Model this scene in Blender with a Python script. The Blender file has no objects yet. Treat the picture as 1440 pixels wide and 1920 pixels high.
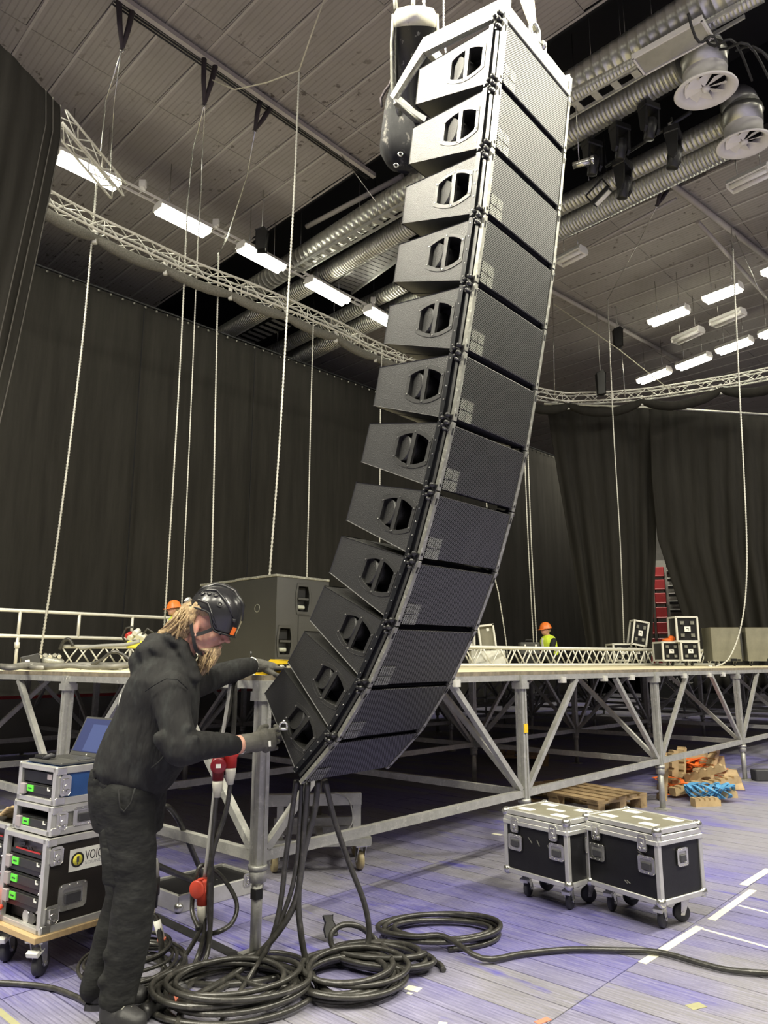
import bpy, math, random
from mathutils import Vector, Matrix, geometry, noise

# ---------------------------------------------------------------- camera, world, light, exposure
scene = bpy.context.scene
COL = scene.collection
FPX, TILT, EYE = 1920 * 26 / 36, math.radians(11.5), 1.5
cam = bpy.data.cameras.new('camera')
cam.sensor_fit = 'VERTICAL'; cam.sensor_height = 36; cam.lens = 26; cam.clip_end = 200
cam_ob = bpy.data.objects.new('camera', cam); COL.objects.link(cam_ob)
cam_ob.location = (0, 0, EYE); cam_ob.rotation_euler = (math.pi / 2 + TILT, 0, 0)
scene.camera = cam_ob
scene.view_settings.view_transform = 'Standard'
scene.view_settings.look = 'None'
scene.view_settings.gamma = 1
scene.view_settings.use_curve_mapping = False
scene.view_settings.exposure = 0.38
world = bpy.data.worlds.new('arena_ambient'); scene.world = world
world.use_nodes = True
world.node_tree.nodes['Background'].inputs[0].default_value = (1.0, 0.96, 0.88, 1)
world.node_tree.nodes['Background'].inputs[1].default_value = 0.02
WARM = (1.0, 0.945, 0.78)

def hall_lamp(x, y, z, power, yaw, sx=3.0, sy=0.5):
    l = bpy.data.lights.new('hall_lamp', 'AREA'); l.shape = 'RECTANGLE'; l.size = sx; l.size_y = sy
    l.energy = power; l.color = WARM
    o = bpy.data.objects.new('hall_lamp', l); COL.objects.link(o)
    o.location = (x, y, z); o.rotation_euler = (0, 0, yaw)
# rows of tube lamps in the part of the hall that the lens does not reach (above and behind it), plus one added to brighten the seating stand
for (lx, ly, p) in ((-7.2, 6.5, 900), (-5.0, 1.5, 800), (-8.5, -1.0, 1500), (-6.5, -3.5, 1200), (-1.5, -4.0, 900), (3.0, -3.0, 1200), (7.0, 1.0, 1400), (12.5, 5.0, 1700), (6.0, -7.0, 900), (14.0, 11.0, 1300), (10.0, 29.0, 700)):
    hall_lamp(lx, ly, 11.5, p * .66, math.radians(47))
# two unseen floodlights, added to brighten the top of the hanging speakers
def flood(loc, aim, power, spread, size=1.0):
    l = bpy.data.lights.new('added_flood', 'AREA'); l.size = size; l.energy = power; l.color = WARM; l.spread = math.radians(spread)
    o = bpy.data.objects.new('added_flood', l); COL.objects.link(o); o.location = loc
    o.rotation_euler = (Vector(aim) - Vector(loc)).to_track_quat('-Z', 'Y').to_euler()
flood((-5.0, -0.5, 9.0), (0.6, 2.9, 5.2), 135, 26)
flood((8.5, -1.5, 9.5), (0.8, 3.2, 5.2), 135, 26)

# ---------------------------------------------------------------- picture-to-place helpers
CT, ST = math.cos(TILT), math.sin(TILT)
def ray(x, y):
    u = (x - 720) / FPX; v = (960 - y) / FPX
    return Vector((u, CT - v * ST, ST + v * CT))
def atz(x, y, z):
    d = ray(x, y); t = (z - EYE) / d.z; return Vector((d.x * t, d.y * t, z))
def aty(x, y, Y):
    d = ray(x, y); t = Y / d.y; return Vector((d.x * t, Y, EYE + d.z * t))
def atplane(x, y, p, n):
    d = ray(x, y); o = Vector((0, 0, EYE)); t = (Vector(p) - o).dot(n) / d.dot(n); return o + d * t
# hall frame: x along the stage's right face, y along its left face, origin at the near stage corner
HX, HY, H0 = Vector((.676, .737, 0)), Vector((-.737, .676, 0)), Vector((-.676, 4.26, 0))
HALL = Matrix(((HX.x, HY.x, 0, H0.x), (HX.y, HY.y, 0, H0.y), (0, 0, 1, 0), (0, 0, 0, 1)))
HYAW = math.atan2(HX.y, HX.x)
def hall(x, y, z=0): return HALL @ Vector((x, y, z))
def frame(o, x, y, z):
    return Matrix(((x[0], y[0], z[0], o[0]), (x[1], y[1], z[1], o[1]), (x[2], y[2], z[2], o[2]), (0, 0, 0, 1)))
def TR(x, y, z): return Matrix.Translation((x, y, z))
def RZ(a): return Matrix.Rotation(a, 4, 'Z')
def RX(a): return Matrix.Rotation(a, 4, 'X')
def RY(a): return Matrix.Rotation(a, 4, 'Y')

# ---------------------------------------------------------------- mesh helpers
class MB:
    def __init__(self): self.v = []; self.f = []; self.s = []
    def add(self, vs, fs, smooth=False, M=None):
        b = len(self.v)
        self.v += [tuple(M @ Vector(p)) for p in vs] if M is not None else [tuple(p) for p in vs]
        self.f += [tuple(i + b for i in f) for f in fs]; self.s += [smooth] * len(fs); return self
    def box(self, c, s, M=None):
        x, y, z = s[0] / 2, s[1] / 2, s[2] / 2
        vs = [(c[0] + a * x, c[1] + b * y, c[2] + d * z) for a in (-1, 1) for b in (-1, 1) for d in (-1, 1)]
        return self.add(vs, [(0, 1, 3, 2), (4, 6, 7, 5), (0, 4, 5, 1), (2, 3, 7, 6), (0, 2, 6, 4), (1, 5, 7, 3)], False, M)
    def bar(self, p, q, w, h, up=(0, 0, 1), M=None):
        p, q = Vector(p), Vector(q); d = (q - p).normalized(); up = Vector(up)
        s = d.cross(up)
        if s.length < 1e-4: s = d.cross(Vector((1, 0, 0)))
        s.normalize(); u = s.cross(d)
        vs = [P + s * (a * w / 2) + u * (b * h / 2) for P in (p, q) for a, b in ((-1, -1), (1, -1), (1, 1), (-1, 1))]
        return self.add(vs, [(3, 2, 1, 0), (4, 5, 6, 7)] + [(i, (i + 1) % 4, (i + 1) % 4 + 4, i + 4) for i in range(4)], False, M)
    def cyl(self, p, q, r, n=12, r2=None, M=None, caps=True):
        return self.tube([p, q], [r, r if r2 is None else r2], n, M, caps)
    def tube(self, pts, r, n=8, M=None, caps=True, closed=False):
        pts = [Vector(p) for p in pts]; m = len(pts)
        rs = r if isinstance(r, (list, tuple)) else [r] * m
        vs = []; nrm = None
        for i, p in enumerate(pts):
            if closed: d = pts[(i + 1) % m] - pts[i - 1]
            else: d = pts[min(i + 1, m - 1)] - pts[max(i - 1, 0)]
            if d.length < 1e-9: d = Vector((0, 0, 1))
            d.normalize()
            if nrm is None:
                nrm = d.cross(Vector((0, 0, 1)))
                if nrm.length < 1e-3: nrm = d.cross(Vector((1, 0, 0)))
            else: nrm = nrm - d * nrm.dot(d)
            nrm.normalize(); b = d.cross(nrm)
            for k in range(n):
                a = 2 * math.pi * k / n
                vs.append(p + (nrm * math.cos(a) + b * math.sin(a)) * rs[i])
        fs = []
        for i in range(m if closed else m - 1):
            j = (i + 1) % m
            for k in range(n): fs.append((i * n + k, i * n + (k + 1) % n, j * n + (k + 1) % n, j * n + k))
        self.add(vs, fs, True, M)
        if caps and not closed:
            b = len(self.v) - m * n
            self.f.append(tuple(b + k for k in reversed(range(n)))); self.f.append(tuple(b + (m - 1) * n + k for k in range(n))); self.s += [False, False]
        return self
    def ell(self, c, r, M=None, nu=14, nv=9):
        if not isinstance(r, (list, tuple)): r = (r, r, r)
        vs = [(c[0], c[1], c[2] - r[2])]
        for j in range(1, nv):
            t = math.pi * j / nv - math.pi / 2
            for i in range(nu):
                a = 2 * math.pi * i / nu
                vs.append((c[0] + r[0] * math.cos(t) * math.cos(a), c[1] + r[1] * math.cos(t) * math.sin(a), c[2] + r[2] * math.sin(t)))
        vs.append((c[0], c[1], c[2] + r[2])); fs = []
        for i in range(nu):
            fs.append((0, 1 + (i + 1) % nu, 1 + i)); e = 1 + (nv - 2) * nu; fs.append((len(vs) - 1, e + i, e + (i + 1) % nu))
            for j in range(nv - 2):
                a = 1 + j * nu; fs.append((a + i, a + (i + 1) % nu, a + nu + (i + 1) % nu, a + nu + i))
        return self.add(vs, fs, True, M)
    def prism(self, poly, d0, d1, axis=0, M=None, holes=(), open_holes=False):
        # polygon in the two other axes, swept along axis from d0 to d1; holes go through
        def P(q, d):
            return (d, q[0], q[1]) if axis == 0 else (q[0], d, q[1]) if axis == 1 else (q[0], q[1], d)
        loops = [list(poly)] + [list(h) for h in holes]
        flat = [q for l in loops for q in l]; n = len(flat)
        tris = geometry.tessellate_polygon([[Vector((q[0], q[1], 0)) for q in l] for l in loops])
        vs = [P(q, d0) for q in flat] + [P(q, d1) for q in flat]
        fs = [tuple(t) for t in tris] + [tuple(i + n for i in reversed(t)) for t in tris]
        b = 0
        for l in loops:
            m = len(l)
            for i in range(m):
                j = (i + 1) % m; fs.append((b + i, b + j, b + n + j, b + n + i))
            b += m
        return self.add(vs, fs, False, M)
    def loft(self, rings, M=None, caps=True):
        n = len(rings[0]); vs = [p for r in rings for p in r]; fs = []
        for i in range(len(rings) - 1):
            for k in range(n): fs.append((i * n + k, i * n + (k + 1) % n, (i + 1) * n + (k + 1) % n, (i + 1) * n + k))
        self.add(vs, fs, True, M)
        if caps:
            b = len(self.v) - len(vs); self.f += [tuple(b + k for k in reversed(range(n))), tuple(b + (len(rings) - 1) * n + k for k in range(n))]; self.s += [True, True]
        return self
    def lathe(self, prof, n=24, M=None, caps=True):   # profile of (r, z)
        return self.loft([[(r * math.cos(2 * math.pi * k / n), r * math.sin(2 * math.pi * k / n), z) for k in range(n)] for r, z in prof], M, caps)
    def capsule(self, p, q, r0, r1, n=14, side=None, k=1.0, M=None):
        p, q = Vector(p), Vector(q); d = q - p; L = d.length
        d = d / L if L > 1e-6 else Vector((0, 0, 1))
        if side is None: s = d.cross(Vector((0, 0, 1))); s = s if s.length > 1e-3 else d.cross(Vector((1, 0, 0)))
        else: s = Vector(side) - d * Vector(side).dot(d)
        s.normalize(); b = d.cross(s); rings = []
        for j in range(5): t = math.pi / 2 * (1 - j / 4); rings.append((p - d * (r0 * math.sin(t)), r0 * max(math.cos(t), .05)))
        for j in range(5): t = math.pi / 2 * (j / 4); rings.append((q + d * (r1 * math.sin(t)), r1 * max(math.cos(t), .05)))
        return self.loft([[c + s * (r * k * math.cos(2 * math.pi * i / n)) + b * (r * math.sin(2 * math.pi * i / n)) for i in range(n)] for c, r in rings], M)
    def mesh(self, name, m):
        me = bpy.data.meshes.new(name); me.from_pydata(self.v, [], self.f)
        me.polygons.foreach_set('use_smooth', self.s)
        if m: me.materials.append(m)
        me.update(); return me

WM = {}
def put(o, parent, W):
    o.parent = parent; WM[o.name] = W
    PW = WM[parent.name] if parent else Matrix.Identity(4)
    o.matrix_parent_inverse = Matrix.Identity(4); o.matrix_basis = PW.inverted() @ W
    COL.objects.link(o); return o
def tag(o, label=None, cat=None, group=None, kind=None):
    if label: o['label'] = label
    if cat: o['category'] = cat
    if group: o['group'] = group
    if kind: o['kind'] = kind
    return o
def thing(name, label, cat, W=None, group=None):
    o = bpy.data.objects.new(name, None); o.empty_display_size = .1
    put(o, None, W.copy() if W is not None else Matrix.Identity(4)); return tag(o, label, cat, group)
def build(mb, name, m, parent=None, W=None, bevel=0, seg=1, local=True, label=None):
    """local: vertices are in the frame W (default the parent's); otherwise in the world."""
    if W is None: W = WM[parent.name] if parent else Matrix.Identity(4)
    if not local:
        I = W.inverted(); mb.v = [tuple(I @ Vector(p)) for p in mb.v]
    o = bpy.data.objects.new(name, mb.mesh(name, m)); put(o, parent, W.copy())
    if bevel:
        b = o.modifiers.new('bevel', 'BEVEL'); b.width = bevel; b.segments = seg; b.limit_method = 'ANGLE'; b.angle_limit = math.radians(40)
    if label: o['label'] = label
    return o
def share(me, name, parent, W, src=None):
    o = bpy.data.objects.new(name, me); put(o, parent, W)
    if src:
        for md in src.modifiers:
            n = o.modifiers.new(md.name, md.type)
            for a in ('width', 'segments', 'limit_method', 'angle_limit'):
                if hasattr(md, a): setattr(n, a, getattr(md, a))
    return o
def dup(root, W, label=None, group=None):
    def cp(o, parent, Wn):
        c = o.copy(); put(c, parent, Wn)
        for ch in list(o.children):
            if ch.name in WM: cp(ch, c, Wn @ (WM[o.name].inverted() @ WM[ch.name]))
        return c
    r = cp(root, None, W)
    if label: r['label'] = label
    if group: r['group'] = group
    return r
def at_base(M): return M

# ---------------------------------------------------------------- materials
def mat(name, col, rough=.6, metal=0., var=.12, scale=6., bump=0., bscale=60., col2=None, thr=.6, soft=.08, spec=.5, emit=None, stretch=None, wscale=None, bdist=.01):
    m = bpy.data.materials.new(name); m.use_nodes = True
    nt = m.node_tree; N = nt.nodes; Lk = nt.links; p = N['Principled BSDF']
    p.inputs['Roughness'].default_value = rough; p.inputs['Metallic'].default_value = metal
    p.inputs['Specular IOR Level'].default_value = spec
    if emit:
        p.inputs['Emission Color'].default_value = (*col, 1); p.inputs['Emission Strength'].default_value = emit
        p.inputs['Base Color'].default_value = (*[c * .15 for c in col], 1); return m
    tc = N.new('ShaderNodeTexCoord'); mp = N.new('ShaderNodeMapping'); Lk.new(tc.outputs['Object'], mp.inputs[0])
    if stretch: mp.inputs['Scale'].default_value = stretch
    nz = N.new('ShaderNodeTexNoise'); nz.inputs['Scale'].default_value = scale; nz.inputs['Detail'].default_value = 6; nz.inputs['Roughness'].default_value = .65
    Lk.new(mp.outputs[0], nz.inputs['Vector'])
    rp = N.new('ShaderNodeValToRGB'); Lk.new(nz.outputs['Fac'], rp.inputs[0])
    rp.color_ramp.elements[0].position = .3; rp.color_ramp.elements[1].position = .7
    rp.color_ramp.elements[0].color = (*[max(c * (1 - var), 0) for c in col], 1); rp.color_ramp.elements[1].color = (*[min(c * (1 + var), 1) for c in col], 1)
    out = rp.outputs[0]
    if col2:
        n2 = N.new('ShaderNodeTexNoise'); n2.inputs['Scale'].default_value = wscale or scale * 2.3; n2.inputs['Detail'].default_value = 8; n2.inputs['Roughness'].default_value = .7
        Lk.new(mp.outputs[0], n2.inputs['Vector'])
        r2 = N.new('ShaderNodeMapRange'); r2.inputs[1].default_value = thr - soft; r2.inputs[2].default_value = thr + soft
        Lk.new(n2.outputs['Fac'], r2.inputs[0])
        mx = N.new('ShaderNodeMix'); mx.data_type = 'RGBA'; Lk.new(r2.outputs[0], mx.inputs[0]); Lk.new(out, mx.inputs[6]); mx.inputs[7].default_value = (*col2, 1)
        out = mx.outputs[2]
    Lk.new(out, p.inputs['Base Color'])
    if bump:
        n3 = N.new('ShaderNodeTexNoise'); n3.inputs['Scale'].default_value = bscale; n3.inputs['Detail'].default_value = 4
        Lk.new(mp.outputs[0], n3.inputs['Vector'])
        b = N.new('ShaderNodeBump'); b.inputs['Strength'].default_value = bump; b.inputs['Distance'].default_value = bdist
        Lk.new(n3.outputs['Fac'], b.inputs['Height']); Lk.new(b.outputs[0], p.inputs['Normal'])
    return m

def grille_mat():
    m = mat('perforated_steel', (.030, .030, .029), .42, .0, .15, 9, spec=1.0)
    nt = m.node_tree; N = nt.nodes; Lk = nt.links; p = N['Principled BSDF']; tc = N.new('ShaderNodeTexCoord')
    sp = N.new('ShaderNodeSeparateXYZ'); Lk.new(tc.outputs['Object'], sp.inputs[0])
    def sn(o, k):
        a = N.new('ShaderNodeMath'); a.operation = 'MULTIPLY'; a.inputs[1].default_value = k; Lk.new(o, a.inputs[0])
        b = N.new('ShaderNodeMath'); b.operation = 'SINE'; Lk.new(a.outputs[0], b.inputs[0]); return b.outputs[0]
    mu = N.new('ShaderNodeMath'); mu.operation = 'MULTIPLY'
    Lk.new(sn(sp.outputs[0], 2 * math.pi / .0125), mu.inputs[0]); Lk.new(sn(sp.outputs[2], 2 * math.pi / .0125), mu.inputs[1])
    r = N.new('ShaderNodeMapRange'); r.inputs[1].default_value = -.05; r.inputs[2].default_value = .25; Lk.new(mu.outputs[0], r.inputs[0])
    old = p.inputs['Base Color'].links[0].from_socket
    mx = N.new('ShaderNodeMix'); mx.data_type = 'RGBA'; Lk.new(r.outputs[0], mx.inputs[0]); Lk.new(old, mx.inputs[6]); mx.inputs[7].default_value = (.004, .004, .004, 1)
    Lk.new(mx.outputs[2], p.inputs['Base Color'])
    sq = N.new('ShaderNodeMath'); sq.operation = 'MULTIPLY_ADD'; sq.inputs[1].default_value = -1.0; sq.inputs[2].default_value = 1.0; Lk.new(r.outputs[0], sq.inputs[0])
    Lk.new(sq.outputs[0], p.inputs['Specular IOR Level'])
    return m

M = {}
M['cab'] = mat('textured_black_cabinet', (.0115, .0115, .0105), .50, 0, .25, 5, .30, 260, (.036, .036, .033), .72, .03, .8)
M['cabtop'] = mat('cabinet_edge', (.12, .12, .11), .5)
M['blackmetal'] = mat('black_steel', (.015, .016, .018), .4, .3, .2, 12)
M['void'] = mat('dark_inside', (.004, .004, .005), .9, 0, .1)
M['frame'] = mat('moulded_black_plastic', (.016, .016, .0145), .50, 0, .2, 10, .1, 200, None, spec=.8)
M['grille'] = grille_mat()
M['badge'] = mat('lit_lip_grey', (.30, .31, .26), .5, 0, .1, 20)
M['edge'] = mat('worn_steel_edge', (.22, .22, .19), .4, .4, .3, 14, 0, 60, (.5, .5, .44), .62)
M['chrome'] = mat('bright_zinc', (.62, .62, .58), .25, .9, .15, 30)
M['chain'] = mat('galvanised_chain', (.62, .61, .55), .42, .5, .15, 30)
M['galv'] = mat('galvanised_steel', (.44, .44, .41), .45, .45, .18, 9, .15, 120, (.60, .60, .55), .6, .06)
M['alu'] = mat('aluminium_extrusion', (.60, .60, .57), .38, .6, .12, 8, .1, 160)
M['alubright'] = mat('white_aluminium_truss', (.76, .75, .68), .42, .3, .1, 8)
M['deck'] = mat('pale_plywood_deck', (.62, .56, .38), .6, 0, .12, 3, 0, 60, (.38, .34, .24), .68, .06)
M['deckedge'] = mat('dirty_deck_edge', (.20, .17, .12), .7, 0, .4, 14)
M['ply'] = mat('plywood', (.46, .33, .17), .6, 0, .2, 4, .1, 40, None, stretch=(1, 8, 8))
M['pallet'] = mat('pallet_pine', (.42, .30, .16), .7, 0, .25, 5, .2, 60, (.25, .17, .09), .6, .08, stretch=(1, 1, 1))
M['woodpale'] = mat('pale_timber', (.44, .32, .17), .65, 0, .2, 6, .1, 50)
M['casepanel'] = mat('black_laminate', (.012, .012, .013), .42, 0, .3, 6, .12, 220, (.05, .05, .048), .73, .02, .3)
M['casebrown'] = mat('dark_brown_laminate', (.020, .017, .014), .45, 0, .2, 6, .1, 220, None, spec=.3)
M['casetop'] = mat('grey_laminate_lid', (.20, .19, .14), .5, 0, .15, 5, .1, 200)
M['bluepanel'] = mat('blue_laminate', (.025, .085, .27), .4, 0, .15, 6, .08, 200)
M['whitepaint'] = mat('white_enamel', (.82, .80, .76), .4, 0, .06, 4)
M['label'] = mat('white_label', (.80, .80, .74), .6, 0, .05, 12)
M['rubber'] = mat('black_rubber', (.018, .018, .019), .55, 0, .2, 15, .1, 80)
M['cablelit'] = mat('lit_cable_rubber', (.10, .097, .085), .5, 0, .3, 14)  # paler copy of the cable rubber; light on the deck cables is in the colour
M['cable'] = mat('cable_rubber', (.034, .033, .029), .33, 0, .3, 14, .08, 120, (.09, .085, .075), .62, .1, .6)
M['cablegrey'] = mat('grey_cable', (.36, .36, .34), .5, 0, .1, 20)
M['wheel'] = mat('dark_grey_tyre', (.045, .045, .05), .6, 0, .15, 12)
M['wheelyellow'] = mat('tan_castor_tyre', (.40, .33, .18), .5, 0, .15, 10)
M['red'] = mat('red_plastic', (.55, .03, .025), .35, 0, .1, 10)
M['reddark'] = mat('dark_red_plastic', (.20, .012, .02), .35, 0, .1, 10)
M['redorange'] = mat('orange_red_plastic', (.75, .09, .05), .4, 0, .1, 10)
M['whiteplug'] = mat('off_white_plastic', (.70, .68, .58), .4, 0, .08, 10)
M['black'] = mat('black_plastic', (.015, .015, .015), .4, 0, .2, 12)
M['greytape'] = mat('pink_grey_tape', (.34, .30, .31), .6, 0, .1, 12)
M['green'] = mat('bright_green_label', (.13, .75, .06), .6, 0, .08, 12)
M['yellow'] = mat('yellow_plastic', (.80, .55, .02), .4, 0, .1, 12)
M['yellowsticker'] = mat('yellow_print', (.85, .78, .08), .5, 0, .04, 12)
M['orange'] = mat('orange_strap', (.80, .16, .02), .6, 0, .15, 12)
M['blueband'] = mat('blue_ratchet_strap', (.10, .34, .62), .5, 0, .15, 10)
M['duct'] = mat('spiral_duct_steel', (.55, .55, .50), .33, .75, .12, 4)
M['ductfit'] = mat('smooth_duct_steel', (.48, .48, .47), .35, .7, .12, 4)
M['drape'] = mat('black_wool_drape', (.026, .0245, .0215), .95, 0, .25, 1.6, .25, 30, None, spec=.15, stretch=(3, 3, .25))
M['drapeedge'] = mat('drape_hem', (.07, .066, .058), .9, 0, .15, 6)
M['rolled'] = mat('netted_roll', (.17, .165, .14), .85, 0, .35, 40, .6, 90)
def ceil_mat():
    m = bpy.data.materials.new('stained_ceiling_panel'); m.use_nodes = True
    nt = m.node_tree; N = nt.nodes; Lk = nt.links; p = N['Principled BSDF']; p.inputs['Roughness'].default_value = .8; p.inputs['Specular IOR Level'].default_value = .2
    g = N.new('ShaderNodeNewGeometry'); oi = N.new('ShaderNodeObjectInfo')
    def noise_(sc, det, rough=.6):
        n = N.new('ShaderNodeTexNoise'); n.inputs['Scale'].default_value = sc; n.inputs['Detail'].default_value = det; n.inputs['Roughness'].default_value = rough; Lk.new(g.outputs['Position'], n.inputs['Vector']); return n.outputs['Fac']
    def rng(s, a, b, lo=0, hi=1):
        r = N.new('ShaderNodeMapRange'); r.inputs[1].default_value = a; r.inputs[2].default_value = b; r.inputs[3].default_value = lo; r.inputs[4].default_value = hi; Lk.new(s, r.inputs[0]); return r.outputs[0]
    def ma(op, a, b):
        x = N.new('ShaderNodeMath'); x.operation = op
        for i, v in enumerate((a, b)):
            if isinstance(v, (int, float)): x.inputs[i].default_value = v
            else: Lk.new(v, x.inputs[i])
        return x.outputs[0]
    def mix(f, a, b):
        x = N.new('ShaderNodeMix'); x.data_type = 'RGBA'
        for s_, v in ((0, f), (6, a), (7, b)):
            if isinstance(v, tuple): x.inputs[s_].default_value = (*v, 1)
            else: Lk.new(v, x.inputs[s_])
        return x.outputs[2]
    base = mix(rng(noise_(.9, 6, .7), .35, .65), (.29, .27, .245), (.345, .32, .295))
    base = mix(rng(oi.outputs['Random'], 0, 1, 0, .22), base, (.30, .275, .25))
    # flaked dark spots in patches
    patch = rng(noise_(.35, 3), .44, .60); spots = rng(noise_(5.5, 4, .55), .615, .655)
    base = mix(ma('MULTIPLY', ma('MULTIPLY', patch, spots), .95), base, (.11, .095, .085))
    base = mix(ma('MULTIPLY', rng(noise_(14, 5, .7), .6, .75), .35), base, (.24, .22, .20))
    # ribs pressed along the panels
    sp = N.new('ShaderNodeVectorMath'); sp.operation = 'DOT_PRODUCT'; Lk.new(g.outputs['Position'], sp.inputs[0]); sp.inputs[1].default_value = (.709, .705, 0)
    rib = ma('SINE', ma('MULTIPLY', sp.outputs['Value'], 2 * math.pi / .10), 0)
    ribm = rng(rib, .55, 1.0)
    base = mix(ma('MULTIPLY', ribm, .28), base, (.16, .145, .13))
    Lk.new(base, p.inputs['Base Color'])
    b = N.new('ShaderNodeBump'); b.inputs['Strength'].default_value = .4; b.inputs['Distance'].default_value = .01; Lk.new(ma('MULTIPLY', ribm, -1), b.inputs['Height']); Lk.new(b.outputs[0], p.inputs['Normal'])
    return m
M['ceil'] = ceil_mat()
M['ceiljoint'] = mat('ceiling_joint', (.06, .055, .05), .9)
M['ceilstrip'] = mat('ceiling_cover_strip', (.42, .39, .36), .7, 0, .1, 3)
M['tube'] = mat('lit_tube', (1.0, .96, .78), emit=20)
M['skin'] = mat('skin', (.50, .27, .19), .5, 0, .14, 22, .06, 90, (.56, .20, .15), .62, .1)
M['hair'] = mat('light_brown_hair', (.30, .20, .10), .45, 0, .5, 30, .6, 60, (.52, .40, .22), .55, .1, stretch=(5, 5, 1))
M['beard'] = mat('fair_beard', (.36, .26, .15), .55, 0, .45, 40, .7, 90, (.17, .12, .07), .55, .12)
M['hoodie'] = mat('washed_black_cotton', (.017, .017, .017), .85, 0, .2, 5, .65, 4, (.032, .0355, .034), .62, .12, .25, stretch=(2.0, 1, .7), bdist=.08)
M['trouser'] = mat('black_work_trouser', (.012, .0125, .012), .8, 0, .25, 5, .5, 4, (.026, .027, .026), .6, .12, .25, stretch=(1, 1, 1.9), bdist=.07)
M['glove'] = mat('dark_grey_glove', (.085, .082, .070), .75, 0, .25, 20, .25, 120)
M['helmet'] = mat('satin_black_helmet', (.018, .018, .02), .24, 0, .12, 8)
M['strap'] = mat('black_webbing', (.012, .012, .013), .7)
M['hivis'] = mat('yellow_hi_vis', (.62, .78, .05), .7, 0, .15, 12)
M['hardhat'] = mat('orange_hard_hat', (.85, .20, .03), .4, 0, .08, 6)
M['seatred'] = mat('red_seat_plastic', (.36, .025, .03), .45, 0, .15, 4)
M['concrete'] = mat('grey_concrete', (.30, .29, .27), .85, 0, .15, 3)
M['boardwhite'] = mat('white_rink_board', (.22, .22, .19), .5, 0, .12, 2)
M['darkletter'] = mat('dark_print', (.03, .05, .045), .6)
M['greyletter'] = mat('grey_print', (.45, .45, .45), .6)
M['screen'] = mat('lit_laptop_screen', (.05, .07, .22), emit=.42)
M['screen2'] = mat('lit_laptop_window', (.10, .14, .36), emit=.42)
M['laptop'] = mat('dark_laptop_shell', (.10, .10, .095), .4, .3)
M['keys'] = mat('laptop_keys', (.16, .16, .15), .6)
M['tape'] = mat('white_gaffer_tape', (.80, .78, .62), .7, 0, .08, 14)
M['tapegreen'] = mat('olive_tape', (.34, .33, .19), .7, 0, .1, 14)
M['tapered'] = mat('salmon_tape', (.75, .22, .14), .7, 0, .1, 14)
M['sling'] = mat('cream_round_sling', (.55, .52, .40), .8, 0, .2, 30, .4, 120)
M['darksling'] = mat('dark_sling', (.05, .04, .045), .9)
M['hoist'] = mat('worn_hoist_body', (.022, .022, .022), .35, .2, .3, 10, 0, 60, (.42, .42, .38), .66, .05)
M['hoistcap'] = mat('bare_hoist_cap', (.58, .56, .46), .4, .4, .15, 12, 0, 60, (.25, .24, .2), .64, .04)
M['bag'] = mat('worn_chain_bag', (.022, .022, .023), .8, 0, .4, 8, .3, 20, (.20, .19, .17), .63, .06, .25, stretch=(1, 1, .4))
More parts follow.
